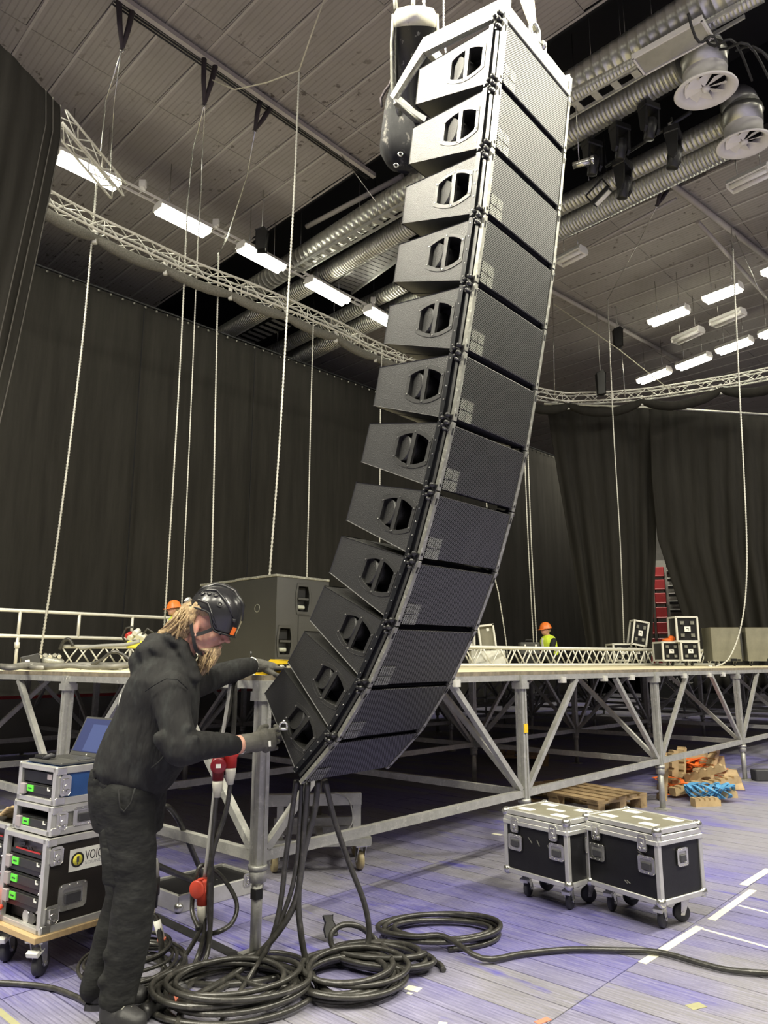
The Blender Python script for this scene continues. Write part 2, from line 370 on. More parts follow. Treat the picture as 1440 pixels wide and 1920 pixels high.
# ================================================================ THE SETTING
def floor_mat():
    m = bpy.data.materials.new('stained_floor_board'); m.use_nodes = True
    nt = m.node_tree; N = nt.nodes; Lk = nt.links; p = N['Principled BSDF']; p.inputs['Roughness'].default_value = .42; p.inputs['Specular IOR Level'].default_value = .35
    tc = N.new('ShaderNodeTexCoord'); oi = N.new('ShaderNodeObjectInfo')
    g = N.new('ShaderNodeNewGeometry')
    rot = N.new('ShaderNodeMapping'); rot.vector_type = 'POINT'; rot.inputs['Rotation'].default_value = (0, 0, -HYAW); Lk.new(g.outputs['Position'], rot.inputs[0])
    def noise_(sc, det, rough, stretch):
        mp = N.new('ShaderNodeMapping'); mp.inputs['Scale'].default_value = stretch; Lk.new(rot.outputs[0], mp.inputs[0])
        n = N.new('ShaderNodeTexNoise'); n.inputs['Scale'].default_value = sc; n.inputs['Detail'].default_value = det; n.inputs['Roughness'].default_value = rough; Lk.new(mp.outputs[0], n.inputs['Vector']); return n.outputs['Fac']
    def rng(s, a, b):
        r = N.new('ShaderNodeMapRange'); r.inputs[1].default_value = a; r.inputs[2].default_value = b; Lk.new(s, r.inputs[0]); return r.outputs[0]
    def mix(f, a, b):
        x = N.new('ShaderNodeMix'); x.data_type = 'RGBA'
        for s, v in ((0, f), (6, a), (7, b)):
            if isinstance(v, tuple): x.inputs[s].default_value = (*v, 1)
            elif isinstance(v, float): x.inputs[s].default_value = v
            else: Lk.new(v, x.inputs[s])
        return x.outputs[2]
    def ma(op, a, b):
        x = N.new('ShaderNodeMath'); x.operation = op
        for i, v in enumerate((a, b)):
            if isinstance(v, (int, float)): x.inputs[i].default_value = v
            else: Lk.new(v, x.inputs[i])
        return x.outputs[0]
    big = ma('ADD', noise_(.55, 3, .5, (1, 1, 1)), ma('MULTIPLY', ma('SUBTRACT', oi.outputs['Random'], .5), .16))
    base = mix(rng(big, .44, .60), (.235, .23, .255), (.155, .145, .37))
    streak = noise_(9, 5, .7, (6, .5, 1))
    base = mix(ma('MULTIPLY', rng(streak, .42, .72), .55), base, (.40, .385, .54))
    blue = ma('MULTIPLY', rng(noise_(2.2, 4, .6, (2.4, .6, 1)), .60, .70), .8)
    base = mix(blue, base, (.085, .075, .40))
    grime = noise_(3.1, 6, .7, (2, .8, 1))
    base = mix(ma('MULTIPLY', rng(grime, .55, .75), .6), base, (.13, .125, .14))
    scuff = noise_(26, 6, .75, (2.2, .9, 1))
    base = mix(ma('MULTIPLY', rng(scuff, .60, .74), .5), base, (.60, .58, .66))
    # fine moulded ribs along the board
    sx = N.new('ShaderNodeSeparateXYZ'); Lk.new(rot.outputs[0], sx.inputs[0])
    rib = ma('SINE', ma('MULTIPLY', sx.outputs[0], 2 * math.pi / .0231), 0)
    ribm = rng(rib, .1, .95)
    base = mix(ma('MULTIPLY', ribm, .16), base, (.07, .065, .13))
    Lk.new(base, p.inputs['Base Color'])
    b = N.new('ShaderNodeBump'); b.inputs['Strength'].default_value = .35; b.inputs['Distance'].default_value = .004
    Lk.new(ma('ADD', ma('MULTIPLY', ribm, -.7), ma('MULTIPLY', scuff, .5)), b.inputs['Height']); Lk.new(b.outputs[0], p.inputs['Normal'])
    return m
M['floor'] = floor_mat()
M['gap'] = mat('dark_joint', (.02, .02, .025), .9)
floor = build(MB().box((2, 14, -.15), (90, 90, .27)), 'floor', M['gap']); tag(floor, kind='structure')
BW, BL = .185, 1.95
bme = MB().box((0, 0, -.011), (BW - .006, BL - .006, .022)).mesh('floor_board', M['floor'])
cand = []
for i in range(-60, 130):
    for j in range(-12, 13):
        x, y = .19 + (i + .5) * BW, .43 + (j + .5) * BL
        P = hall(x, y)
        dep = P.y * CT - EYE * ST
        ok = P.y > 3.0 and abs(P.x) < .60 * dep + 1.2 and P.y < 24
        if P.y > -30 and P.y < 45: cand.append((not ok, P.length, x, y))
cand.sort()
far_boards = MB()
for k, (no, d, x, y) in enumerate(cand):
    if k < 290: share(bme, 'floor_board', floor, HALL @ TR(x, y, random.Random(k).uniform(-.0008, .0008)))
    elif d < 26: far_boards.box((x, y, -.011), (BW - .006, BL - .006, .022), HALL)
tag(build(far_boards, 'far_floor_boards', M['floor'], floor, local=False), kind='stuff')
outer = MB()
for (a, b, c, d) in ((-43, 47, 25.0, 59), (-43, 47, -31, -14), (-43, -16, -14, 25.0), (24, 47, -14, 25.0)): outer.box(((a + b) / 2, (c + d) / 2, -.014), (b - a, d - c, .02))
tag(build(outer, 'outer_floor', M['floor'], floor), kind='stuff')

# floor tapes (each its own strip)
def strip(name, label, p, q, w, m, z=.0012, group=None):
    o = build(MB().bar((p.x, p.y, z), (q.x, q.y, z), w, .0016), name, m, None, TR(p.x, p.y, 0), local=False); return tag(o, label, 'tape', group)
T = lambda a, b: (atz(*a, 0), atz(*b, 0))
strip('tape_strip', 'white tape strip the black cable crosses, nearest piece of the long line', *T((1204, 1806), (1312, 1738)), .045, M['tape'])
strip('tape_strip', 'long white tape strip right of the flight cases, middle piece of the line', *T((1334, 1725), (1412, 1669)), .045, M['tape'])
strip('tape_strip', 'white tape strip at right picture edge, farthest piece of the line', *T((1394, 1660), (1442, 1630)), .055, M['tape'])
strip('tape_strip', 'thin white tape branching right from the far line piece', *T((1385, 1698), (1445, 1713)), .022, M['tape'])
strip('tape_strip', 'thin white tape branching right from the near line piece', *T((1317, 1742), (1445, 1778)), .022, M['tape'])
strip('tape_strip', 'white tape rectangle beside the black cable coil', *T((762, 1851), (787, 1857)), .05, M['tape'])
strip('tape_scrap', 'small rounded white tape scrap in front of the white rectangle', *T((763, 1862), (773, 1864)), .018, M['tape'])
strip('tape_strip', 'olive tape patch on the bare boards at lower right', *T((1292, 1890), (1318, 1884)), .05, M['tapegreen'])
strip('tape_strip', 'salmon red tape scrap at the bottom edge on the floor seam', *T((1006, 1919), (1030, 1910)), .03, M['tapered'])
strip('tape_strip', 'pale olive tape line at lower left corner beside the boots', *T((-5, 1893), (34, 1925)), .03, M['tapegreen'])
strip('tape_scrap', 'white tape scrap at the bottom edge in front of the coil', *T((822, 1919), (838, 1921)), .03, M['tape'])
strip('tape_scrap', 'white tape scrap on the floor left of the first flight case', *T((924, 1563), (940, 1566)), .05, M['tape'])
strip('black_mat_strip', 'long dark rubber strip on the floor from the open case to the stage corner', *T((285, 1716), (600, 1868)), .07, M['rubber'], .003)

# ---------------------------------------------------------------- ceiling
CZ = 12.0
E1, E2 = Vector((.676, .737, 0)), Vector((-.705, .709, 0))
def skew(P):
    d = E1.x * E2.y - E1.y * E2.x
    return ((P.x * E2.y - P.y * E2.x) / d, (E1.x * P.y - E1.y * P.x) / d)
CF = Matrix(((E1.x, E2.x, 0, 0), (E1.y, E2.y, 0, 0), (0, 0, 1, CZ), (0, 0, 0, 1)))
a_lo = (skew(atz(709, 284, CZ))[0] + skew(atz(531, 434, CZ))[0]) / 2
a_hi = (skew(atz(1351, 293, CZ))[0] + skew(atz(1050, 432, CZ))[0]) / 2
PWD, PLN = .80, 2.35
ph_a = skew(atz(213, 0, CZ))[0]; ph_b = skew(atz(530, 141, CZ))[1]
slab = MB()
for (s0, s1) in ((-14, a_lo - .02), (a_hi + .02, 44)): slab.box(((s0 + s1) / 2, 8, .16), (s1 - s0, 70, .2), CF)
ceiling = build(slab, 'ceiling', M['ceiljoint'], None, local=False); tag(ceiling, kind='structure')
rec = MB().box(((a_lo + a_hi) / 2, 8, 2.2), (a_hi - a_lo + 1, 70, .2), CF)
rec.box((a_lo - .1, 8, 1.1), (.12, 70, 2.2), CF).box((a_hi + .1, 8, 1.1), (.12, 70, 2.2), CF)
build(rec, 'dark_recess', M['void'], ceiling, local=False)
pme = MB().box((0, 0, .03), (PWD - .014, PLN - .012, .06)).mesh('ceiling_panel', M['ceil'])
cc = []
for i in range(-20, 52):
    for j in range(-14, 18):
        a, b = ph_a + (i + .5) * PWD, ph_b + (j + .5) * PLN
        if a_lo - PWD / 2 + .02 < a < a_hi + PWD / 2 - .02: continue
        P = CF @ Vector((a, b, 0)); dep = P.y * CT + (P.z - EYE) * ST
        px = 720 + FPX * P.x / max(dep, .1); py = 960 - FPX * (-(P.y) * ST + (P.z - EYE) * CT) / max(dep, .1)
        ok = dep > 3 and -150 < px < 1590 and -130 < py < 1000 and P.y < 24
        if -12 < a < 42: cc.append((not ok, P.y, a, b))
cc.sort(); far_p = MB()
for k, (no, d, a, b) in enumerate(cc):
    if k < 290: share(pme, 'ceiling_panel', ceiling, CF @ TR(a, b, 0))
    else: far_p.box((a, b, .03), (PWD - .014, PLN - .012, .06), CF)
tag(build(far_p, 'far_ceiling_panels', M['ceil'], ceiling, local=False), kind='stuff')
# raised cover strips along the joints between neighbouring panels
stp = MB()
for i in range(-8, 34):
    a = ph_a + i * PWD
    if a_lo - .1 < a < a_hi + .1: continue
    stp.box((a + .035, 8, -.004), (.045, 44, .02), CF)
tag(build(stp, 'joint_cover_strips', M['ceilstrip'], ceiling, local=False), kind='stuff')

def pipe_thing(name, label, cat, pts, r, m, n=10, group=None):
    o = build(MB().tube(pts, r, n), name, m, None, TR(*pts[0]), local=False); return tag(o, label, cat, group)
# cable tray (angle iron beam with conduits) crossing the left ceiling
p, q = atz(225, -6, CZ - .12), atz(702, 330, CZ - .12)
tr = thing('cable_tray', 'grey conduit rail with dark cables crossing the left ceiling panels', 'cable tray', TR(*p))
dd = (q - p).normalized(); sd = dd.cross(Vector((0, 0, 1)))
build(MB().bar(p, q, .09, .09), 'rail', M['ceilstrip'], tr, local=False)
for k in range(3): build(MB().tube([p - sd * (.12 + .06 * k) + Vector((0, 0, .03)), q - sd * (.12 + .05 * k) + Vector((0, 0, .03))], .016, 6), 'cable', M['rubber'], tr, local=False)
for pts, z, r, lb in (([(1005, 530), (1290, 684)], CZ - .15, .06, 'grey conduit pipe crossing the right ceiling left of the lit tubes'),
                      ([(1308, 416), (1446, 566)], CZ - .5, .05, 'pale pipe crossing the upper right ceiling corner'),
                      ([(1258, 345), (1460, 500)], CZ - .1, .07, 'grey conduit pipe above the pale pipe at upper right'),
                      ([(575, 425), (755, 330)], CZ - .2, .06, 'grey pipe along the edge of the dark ceiling recess'),
                      ([(1000, 520), (1268, 372)], CZ - .25, .03, 'thin pale rail above the lower ducts on the right ceiling')):
    pipe_thing('ceiling_pipe', lb, 'pipe', [atz(*pts[0], z), atz(*pts[1], z)], r, M['ceilstrip'])

# ---------------------------------------------------------------- wall and rink boards beyond
wb = build(MB().box((13.5, 38, 6), (46, .4, 12)), 'wall_back', M['concrete'], None, TR(13.5, 38, 0), local=False); tag(wb, kind='structure')
tag(build(MB().box((-26, 18, 6), (.4, 40, 12)), 'wall_left', M['drape'], None, TR(-26, 18, 0), local=False), kind='structure')
# ================================================================ LIGHTS IN VIEW
def fixture(px0, px1, z, label, group, lit=True):
    a, b = atz(*px0, z), atz(*px1, z); c = (a + b) / 2; d = (b - a); L = d.length; d.normalize()
    W = frame(c, d, Vector((0, 0, 1)).cross(d), (0, 0, 1))
    t = thing('ceiling_light', label, 'lamp', W, group)
    build(MB().prism([(-.19, .0), (-.12, .12), (.12, .12), (.19, .0)], -L / 2 - .02, L / 2 + .02, 0), 'reflector_housing', M['whitepaint'], t)
    for s in (-.095, .095): build(MB().cyl((-L / 2 + .02, s, -.05), (L / 2 - .02, s, -.05), .075 if lit else .05, 12), 'tube', M['tube'] if lit else M['whitepaint'], t)  # lit tubes are thickened, so their glow is put into the shape
    for s in (-1, 1): build(MB().box((s * L / 2, 0, -.02), (.05, .30, .10)), 'end_cap', M['whitepaint'], t)
    for s in (-.3, .3): build(MB().cyl((L * s, 0, .09), (L * s, 0, CZ - z), .008, 6), 'hanger', M['chrome'], t)
    return t
LZ = 10.85
pos = ['first, behind the dangling truss', 'second from the left', 'third from the left', 'fourth from the left', 'fifth, beside the speaker column']
for (a, b), s in zip([((108, 290), (220, 345)), ((297, 388), (388, 434)), ((452, 461), (528, 502)), ((580, 526), (648, 564)), ((690, 579), (742, 609))], pos):
    fixture(a, b, LZ, 'glowing twin tube ceiling lamp in the left row, ' + s, 'lit lamps of the left row')
for (a, b), s in zip([((1220, 604), (1288, 578)), ((1322, 561), (1388, 536)), ((1199, 714), (1254, 693)), ((1272, 688), (1329, 666)), ((1347, 658), (1407, 636)), ((1428, 629), (1480, 607)), ((1434, 512), (1500, 480))],
                     ['left one of the upper pair', 'right one of the upper pair', 'leftmost of the lower row', 'second of the lower row', 'third of the lower row', 'last of the lower row at the picture edge', 'at the right picture edge beside the pale pipe']):
    fixture(a, b, LZ, 'glowing tube ceiling lamp on the right, ' + s, 'lit lamps on the right')
fixture((1050, 492), (1093, 470), LZ, 'unlit white tube lamp right of the speaker column', None, False)
fixture((1370, 352), (1442, 318), LZ, 'unlit pale tube lamp under the lower diffuser', None, False)
fixture((1266, 640), (1314, 619), LZ, 'unlit tube lamp between the two lit rows, left one', None, False)
fixture((1337, 608), (1393, 585), LZ, 'unlit tube lamp between the two lit rows, right one', None, False)
r0, r1 = atz(100, 278, LZ + .13), atz(760, 612, LZ + .13)
t = thing('lamp_rail', 'white ladder rail carrying the left row of lit tubes', 'rail', TR(*r0))
dv = (r1 - r0).normalized(); sv = dv.cross(Vector((0, 0, 1)))
for s in (-.09, .09): build(MB().bar(r0 + sv * s, r1 + sv * s, .025, .05), 'side_rail', M['whitepaint'], t, local=False)
rg = MB()
n = int((r1 - r0).length / .3)
for k in range(n): P = r0 + dv * (k * .3); rg.bar(P - sv * .09, P + sv * .09, .02, .02)
tag(build(rg, 'rungs', M['whitepaint'], t, local=False), kind='stuff')
for k, (x, y) in enumerate([(268, 345), (405, 418), (700, 563)]):
    P = atz(x, y, LZ + .25); tag(build(MB().box(P, (.14, .10, .16)).box(P + Vector((0, 0, -.1)), (.08, .14, .05)), 'junction_box', M['whitepaint'], None, TR(*P), local=False, bevel=.01),
        'small white box on the lamp rail, ' + ['first from the left', 'second from the left', 'third, beside the speaker column'][k], 'junction box')

# ================================================================ DUCTS
def duct(label, a, b, z, r, m='duct', pitch=.11, name='spiral_duct', amp=.03):
    p, q = atz(*a, z), atz(*b, z); d = q - p; L = d.length; d.normalize()
    t = thing(name, label, 'duct', TR(*p))
    n = int(L / pitch); pts = []; rs = []
    for k in range(n + 1):
        s = k * pitch
        for off, rr in ((0, r), (.06, r), (.40, r), (.44, r * (1 + amp * .9)), (.50, r * (1 + amp)), (.56, r * (1 + amp * .9)), (.60, r), (.94, r)):
            pts.append(p + d * (s + off * pitch)); rs.append(rr)
    build(MB().tube(pts, rs, 18), 'tube', M[m], t, local=False)
    for k in range(1, 6):
        P = p + d * (L * k / 6); build(MB().cyl(P, P + Vector((0, 0, CZ + 1.2 - z)), .008, 6), 'hanger_rod', M['chrome'], t, local=False)
    return t
DZ = 11.3
duct('thick spiral duct nearest the camera along the recess, left and right of the speaker column', (470, 545), (1440, -70), DZ, .27, pitch=.16, amp=.025)
duct('second spiral duct behind the thick one, ending at the first white diffuser', (395, 640), (1275, 128), DZ, .24, pitch=.075, amp=.045)
duct('thin spiral duct tucked against the thick duct', (1058, 188), (1430, -12), DZ - .25, .12, pitch=.06)
duct('third spiral duct above the moving lights, ending at the lower diffuser', (430, 700), (1357, 232), DZ, .20, pitch=.09)
duct('lowest spiral duct along the far edge of the recess', (500, 700), (1372, 268), DZ - .1, .26, pitch=.075, amp=.045)
p, q = atz(560, 505, DZ - .35), atz(1390, 20, DZ - .35)
t = thing('ladder_tray', 'pale perforated cable ladder running under the thick duct', 'cable tray', TR(*p))
dv = (q - p).normalized(); sv = dv.cross(Vector((0, 0, 1)))
for s in (-.14, .14): build(MB().bar(p + sv * s, q + sv * s, .03, .06), 'side_rail', M['alu'], t, local=False)
rg = MB()
for k in range(int((q - p).length / .35)): P = p + dv * (k * .35); rg.bar(P - sv * .14, P + sv * .14, .12, .015)
tag(build(rg, 'rungs', M['alu'], t, local=False), kind='stuff')
# heater panel hung below the ladder
p, q = atz(1198, 122, DZ - .5), atz(1325, 52, DZ - .5); dv = (q - p); L = dv.length; dv.normalize(); W = frame((p + q) / 2, dv, Vector((0, 0, 1)).cross(dv), (0, 0, 1))
t = thing('heater_panel', 'pale grey rectangular panel slung under the thick duct', 'panel', W)
build(MB().box((0, 0, 0), (L, .42, .05)), 'panel', M['ductfit'], t, bevel=.01)
for s in (-1, 1): build(MB().box((0, s * .22, 0), (L + .04, .03, .09)), 'side_rim', M['whitepaint'], t)
for s in (-1, 1): build(MB().box((s * L / 2, 0, 0), (.03, .46, .09)), 'end_rim', M['whitepaint'], t)
# silencer with corrugated slats seen left of the column
p, q = atz(640, 540, DZ), atz(768, 445, DZ); dv = (q - p); L = dv.length; dv.normalize(); W = frame((p + q) / 2, dv, Vector((0, 0, 1)).cross(dv), (0, 0, 1))
t = thing('corrugated_grate', 'pale corrugated metal walkway between the ducts left of the speaker column', 'grate', W)
for s in (-1, 1): build(MB().box((0, s * .33, -.02), (L, .05, .12)), 'side_rail', M['ductfit'], t)
sme = MB().prism([(-.07, -.02), (0, .03), (.07, -.02)], -.31, .31, 1).mesh('slat', M['ductfit'])
for k in range(int(L / .16)): share(sme, 'slat', t, W @ TR(-L / 2 + .1 + k * .16, 0, 0))
p, q = atz(455, 640, DZ - .2), atz(560, 590, DZ - .2); dv = (q - p); L = dv.length; dv.normalize(); W = frame((p + q) / 2, dv, Vector((0, 0, 1)).cross(dv), (0, 0, 1))
t = thing('slatted_grate', 'row of pale slats seen under the ring truss between two ducts', 'grate', W)
for s in (-1, 1): build(MB().box((0, s * .3, .03), (L, .04, .06)), 'side_rail', M['blackmetal'], t)
for k in range(int(L / .28)): share(sme, 'slat', t, W @ TR(-L / 2 + .15 + k * .28, 0, 0))
# round swirl diffusers
def diffuser(cx, cy, r, label):
    z = 10.5; c = atz(cx, cy, z); W = TR(*c) @ RX(math.radians(6))
    t = thing('swirl_diffuser', label, 'air vent', W)
    build(MB().lathe([(r * .72, .32), (r * .72, .06), (r * 1.0, .0), (r * 1.04, -.03), (r * 1.0, -.045), (r * .80, .0), (r * .66, .10), (r * .66, .3)], 40, caps=False), 'flared_ring', M['whitepaint'], t)
    build(MB().lathe([(r * .66, .14), (.001, .15)], 32), 'backing', M['void'], t)
    bl = []
    for k in range(8):
        a0, a1 = 2 * math.pi * k / 8, 2 * math.pi * (k + 1.05) / 8
        pts = [(.05 * math.cos(a0), .05 * math.sin(a0), .02)] + [(r * .68 * math.cos(a0 + (a1 - a0) * s), r * .68 * math.sin(a0 + (a1 - a0) * s), -.01 + .12 * s) for s in (0, .33, .66, 1)]
        n = len(pts); mb = MB().add(pts + [(x, y, zz + .008) for x, y, zz in pts], [tuple(range(n)), tuple(reversed(range(n, 2 * n)))] + [(i, (i + 1) % n, n + (i + 1) % n, n + i) for i in range(n)])
        build(mb, 'blade', M['whitepaint'], t)
    build(MB().lathe([(.001, -.02), (.06, -.02), (.07, .03), (.001, .04)], 16), 'hub', M['whitepaint'], t)
    build(MB().lathe([(r * .74, .30), (r * .74, .52), (r * .78, .54), (r * .74, .56), (r * .74, .62)], 32), 'collar', M['duct'], t)
    el = [Vector((0, 0, .6)), Vector((0, .1, .8)), Vector((.1, .35, 1.0)), Vector((.3, .75, 1.1)), Vector((.5, 1.2, 1.12))]
    build(MB().tube(el, r * .68, 24), 'elbow', M['ductfit'], t)
    return t
diffuser(1323, 168, .46, 'white round swirl diffuser on an elbow duct, upper one')
diffuser(1395, 268, .44, 'white round swirl diffuser at the right picture edge, lower one')

# moving head lamps hung among the ducts
def moving_head(cx, cy, z, label, s=1.0, yaw=0.4):
    c = atz(cx, cy, z); W = TR(*c) @ RZ(yaw) @ Matrix.Scale(s, 4)
    t = thing('moving_head_lamp', label, 'stage light', W, 'moving lights hung under the ducts')
    build(MB().box((0, 0, .42), (.38, .26, .14)), 'base', M['black'], t, bevel=.02)
    for k in (-1, 1): build(MB().prism([(-.1, .36), (.1, .36), (.07, -.06), (0, -.14), (-.07, -.06)], k * .15 - .025, k * .15 + .025, 0), 'yoke_arm', M['black'], t, bevel=.01)
    hd = build(MB().lathe([(.001, .17), (.09, .16), (.125, .10), (.125, -.06), (.105, -.10), (.10, -.24), (.08, -.25)], 20, RX(.25)), 'lamp_head', M['black'], t)
    build(MB().lathe([(.001, -.235), (.085, -.24), (.085, -.245), (.001, -.246)], 16, RX(.25)), 'lens', M['laptop'], t)
    build(MB().cyl((0, 0, .49), (0, 0, .75), .02, 8).box((0, 0, .6), (.06, .12, .10)), 'clamp', M['chrome'], t)
    return t
MZ = 10.6
moving_head(1112, 306, MZ, 'black moving head lamp nearest the speaker column, left of three in the upper row', .9)
moving_head(1164, 276, MZ, 'black moving head lamp, middle of three in the upper row', .9)
moving_head(1219, 238, MZ, 'black moving head lamp, right of three in the upper row', .9)
moving_head(1265, 291, MZ - .4, 'black moving head lamp before the lowest duct, right of the lower pair', 1.0, 1.0)
moving_head(1170, 348, MZ - .4, 'black moving head lamp before the lowest duct, left of the lower pair', 1.0, .8)
p, q = atz(1040, 330, MZ + .6), atz(1350, 160, MZ + .6)
mh = [Vector(o.matrix_basis.translation) + Vector((0, 0, .62 * o.matrix_basis.to_scale().x)) for o in bpy.data.objects if o.name.startswith('moving_head_lamp')]
bar_ = lambda a, b: [a - (b - a) * .35, b + (b - a) * .35]
pipe_thing('lighting_bar', 'dark pipe carrying the upper three moving lights', 'pipe', bar_(mh[0], mh[2]), .035, M['blackmetal'])
p, q = atz(1050, 395, MZ + .2), atz(1360, 205, MZ + .2)
pipe_thing('lighting_bar', 'dark pipe carrying the lower pair of moving lights', 'pipe', bar_(mh[4], mh[3]), .035, M['blackmetal'])
c = atz(1128, 368, MZ - .4); W = frame(c, E1, E2, (0, 0, 1)) @ RX(-.5)
t = thing('flood_light', 'small oblong flood light with pale glass left of the lower moving lights', 'stage light', W)
build(MB().box((0, 0, 0), (.14, .40, .10)), 'body', M['black'], t, bevel=.01); build(MB().box((0, 0, -.055), (.10, .34, .02)), 'glass', M['label'], t)
build(MB().bar((0, -.2, .02), (0, -.2, .3), .03, .02).bar((0, .2, .02), (0, .2, .3), .03, .02).bar((0, -.2, .3), (0, .2, .3), .03, .02), 'bracket', M['black'], t)
c = atz(1074, 311, MZ - .8)
tag(build(MB().cyl(c, c + Vector((.28, -.12, .02)), .055, 14).cyl(c + Vector((.27, -.12, .02)), c + Vector((.32, -.14, .02)), .065, 14).cyl(c + Vector((.1, -.04, .05)), c + Vector((.1, -.04, 2.6)), .008, 6), 'short_pipe', M['chrome'], None, TR(*c), local=False), 'short shiny metal tube poking out right of the second speaker', 'pipe')
# loose cables among ducts at upper right
rnd = random.Random(4)
for k in range(5):
    x0, y0 = 1290 + 30 * k, 25 + 12 * k
    pts = [atz(x0 + s * (14 + 6 * k), y0 + 20 * s + 26 * math.sin(s * 1.3 + k) + 10 * k, 10.8 - .25 * math.sin(s * .9)) for s in [i * .5 for i in range(10)]]
    tag(build(MB().tube(pts, .02, 6), 'dangling_cable', M['rubber'], None, TR(*pts[0]), local=False), 'black cable drooping among the ducts at the upper right corner, ' + ('leftmost', 'second from the left', 'middle one', 'second from the right', 'rightmost')[k], 'cable', 'drooping cables by the diffusers')
# ================================================================ STAGE (one platform: posts, braces, beams, deck panels)
DT = 1.430
stage = thing('stage_platform', 'large scaffold stage with pale plywood deck on galvanised steel legs', 'stage', HALL)
BX, BY, NX, NY = 2.65, 2.40, 7, 4
pan = MB().box((0, 0, -.014), (BX / 2 - .001, BY / 2 - .001, .028)).mesh('deck_panel', M['deck'])
for i in range(NX * 2):
    for j in range(NY * 2): share(pan, 'deck_panel', stage, HALL @ TR((i + .5) * BX / 2, (j + .5) * BY / 2, DT))
for (p, q) in (((-.012, -.012, DT - .016), (NX * BX, -.012, DT - .016)), ((-.012, -.012, DT - .016), (-.012, NY * BY, DT - .016))):
    build(MB().bar(p, q, .022, .030), 'deck_edging', M['deckedge'], stage)
def post_mesh(tall=True):
    mb = MB()
    prof = [(-.034, -.034), (-.010, -.034), (-.010, -.028), (.010, -.028), (.010, -.034), (.034, -.034), (.034, -.010), (.028, -.010), (.028, .010), (.034, .010), (.034, .034), (.010, .034), (.010, .028), (-.010, .028), (-.010, .034), (-.034, .034), (-.034, .010), (-.028, .010), (-.028, -.010), (-.034, -.010)]
    mb.prism(prof, .42, DT - .075, 2); return mb
pst = post_mesh(); me_p = pst.mesh('post', M['galv'])
me_leg = MB().cyl((0, 0, .012), (0, 0, .42), .030, 12).box((0, 0, .006), (.13, .13, .012)).mesh('foot', M['galv'])
me_col = MB().cyl((0, 0, .355), (0, 0, .425), .046, 8).cyl((0, 0, .415), (0, 0, .44), .052, 8).mesh('collar', M['galv'])
me_cap = MB().box((0, 0, DT - .06), (.085, .085, .06)).box((0, 0, DT - .115), (.10, .10, .05)).mesh('post_head', M['galv'])
LEDZ, TOPZ = .482, DT - .055
def beam(p, q, w, h, name='beam'): return build(MB().bar(p, q, w, h), name, M['galv'], stage)
for i in range(NX + 1):
    for j in range(NY + 1):
        x, y = i * BX, j * BY
        for me, nm in ((me_p, 'post'), (me_leg, 'foot'), (me_col, 'collar'), (me_cap, 'post_head')): share(me, nm, stage, HALL @ TR(x, y, 0))
        if i < NX:
            beam((x + .03, y, LEDZ), (x + BX - .03, y, LEDZ), .042, .056); beam((x + .03, y, TOPZ + .005), (x + BX - .03, y, TOPZ + .005), .045, .05)
        if j < NY:
            beam((x, y + .03, LEDZ), (x, y + BY - .03, LEDZ), .042, .056); beam((x, y + .03, TOPZ + .005), (x, y + BY - .03, TOPZ + .005), .045, .05)
        for dx, dy in ((1, 0), (-1, 0), (0, 1), (0, -1)):
            ni, nj = i + dx, j + dy
            if not (0 <= ni <= NX and 0 <= nj <= NY): continue
            if i > 5 and dy == 0 and j > 1: continue
            beam((x + dx * .05, y + dy * .05, LEDZ + .03), (x + dx * .93, y + dy * .93, TOPZ - .02), .042, .042, 'brace')
        if i < NX and (i + j) % 2 == 0:      # flat bracing under the deck
            if j < NY and j > 0: beam((x + .05, y + .05, TOPZ - .06), (x + BX - .05, y + BY - .05, TOPZ - .06), .03, .03, 'deck_brace')
for x in (1.0, 1.75, 3.3, 4.1, 4.7, 6.1, 6.9, 7.4): build(MB().box((x, -.02, TOPZ - .025), (.06, .05, .05)), 'clip', M['alubright'], stage)
build(MB().box((2.65, -.038, .98), (.055, .006, .07)), 'yellow_tag', M['yellow'], stage)
build(MB().box((-.012, -.012, .30), (.046, .046, .05)), 'black_tape_band', M['black'], stage)

# ================================================================ DRAPES
def drape(name, label, EL, ER, m, folds, amp, seed, nu=120, nv=14, thick=.012, W=None, kind=None):
    rnd = random.Random(seed); n = len(EL); D = (ER[0] - EL[0]); D.z = 0; D.normalize(); nn = D.cross(Vector((0, 0, 1)))
    ph = [(rnd.uniform(.5, 2.2), rnd.uniform(0, 6.28), rnd.uniform(.3, 1)) for _ in range(5)]
    def edge(E, v):
        s = v * (n - 1); i = min(int(s), n - 2); return E[i].lerp(E[i + 1], s - i)
    vs = []; fs = []
    for j in range(nv + 1):
        v = j / nv; L, R = edge(EL, v), edge(ER, v)
        for i in range(nu + 1):
            u = i / nu; P = L.lerp(R, u)
            d = sum(a * math.sin(folds * f * u * 6.283 + q + .5 * v * f) for f, q, a in ph) / 2.2
            d = math.copysign(abs(d) ** .8, d)
            vs.append(P + nn * (amp * d * (.35 + .65 * min(1, v * 1.6))))
    for j in range(nv):
        for i in range(nu): a = j * (nu + 1) + i; fs.append((a, a + 1, a + nu + 2, a + nu + 1))
    o = build(MB().add(vs, fs, True), name, m, None, TR(*EL[0]), local=False)
    s = o.modifiers.new('cloth_thickness', 'SOLIDIFY'); s.thickness = thick
    return tag(o, label, 'curtain', None, kind)
bl, br = Vector((-13.9, 8.3, 0)), Vector((8.6, 31.6, 0))
U = lambda P, z: Vector((P.x, P.y, z))
back = drape('stage_drape', 'huge black backdrop curtain hanging across the left rear of the stage', [U(bl, 10.0), U(bl, 5), U(bl, 0)], [U(br, 10.0), U(br, 5), U(br, 0)], M['drape'], 16, .05, 3, 500, 20)
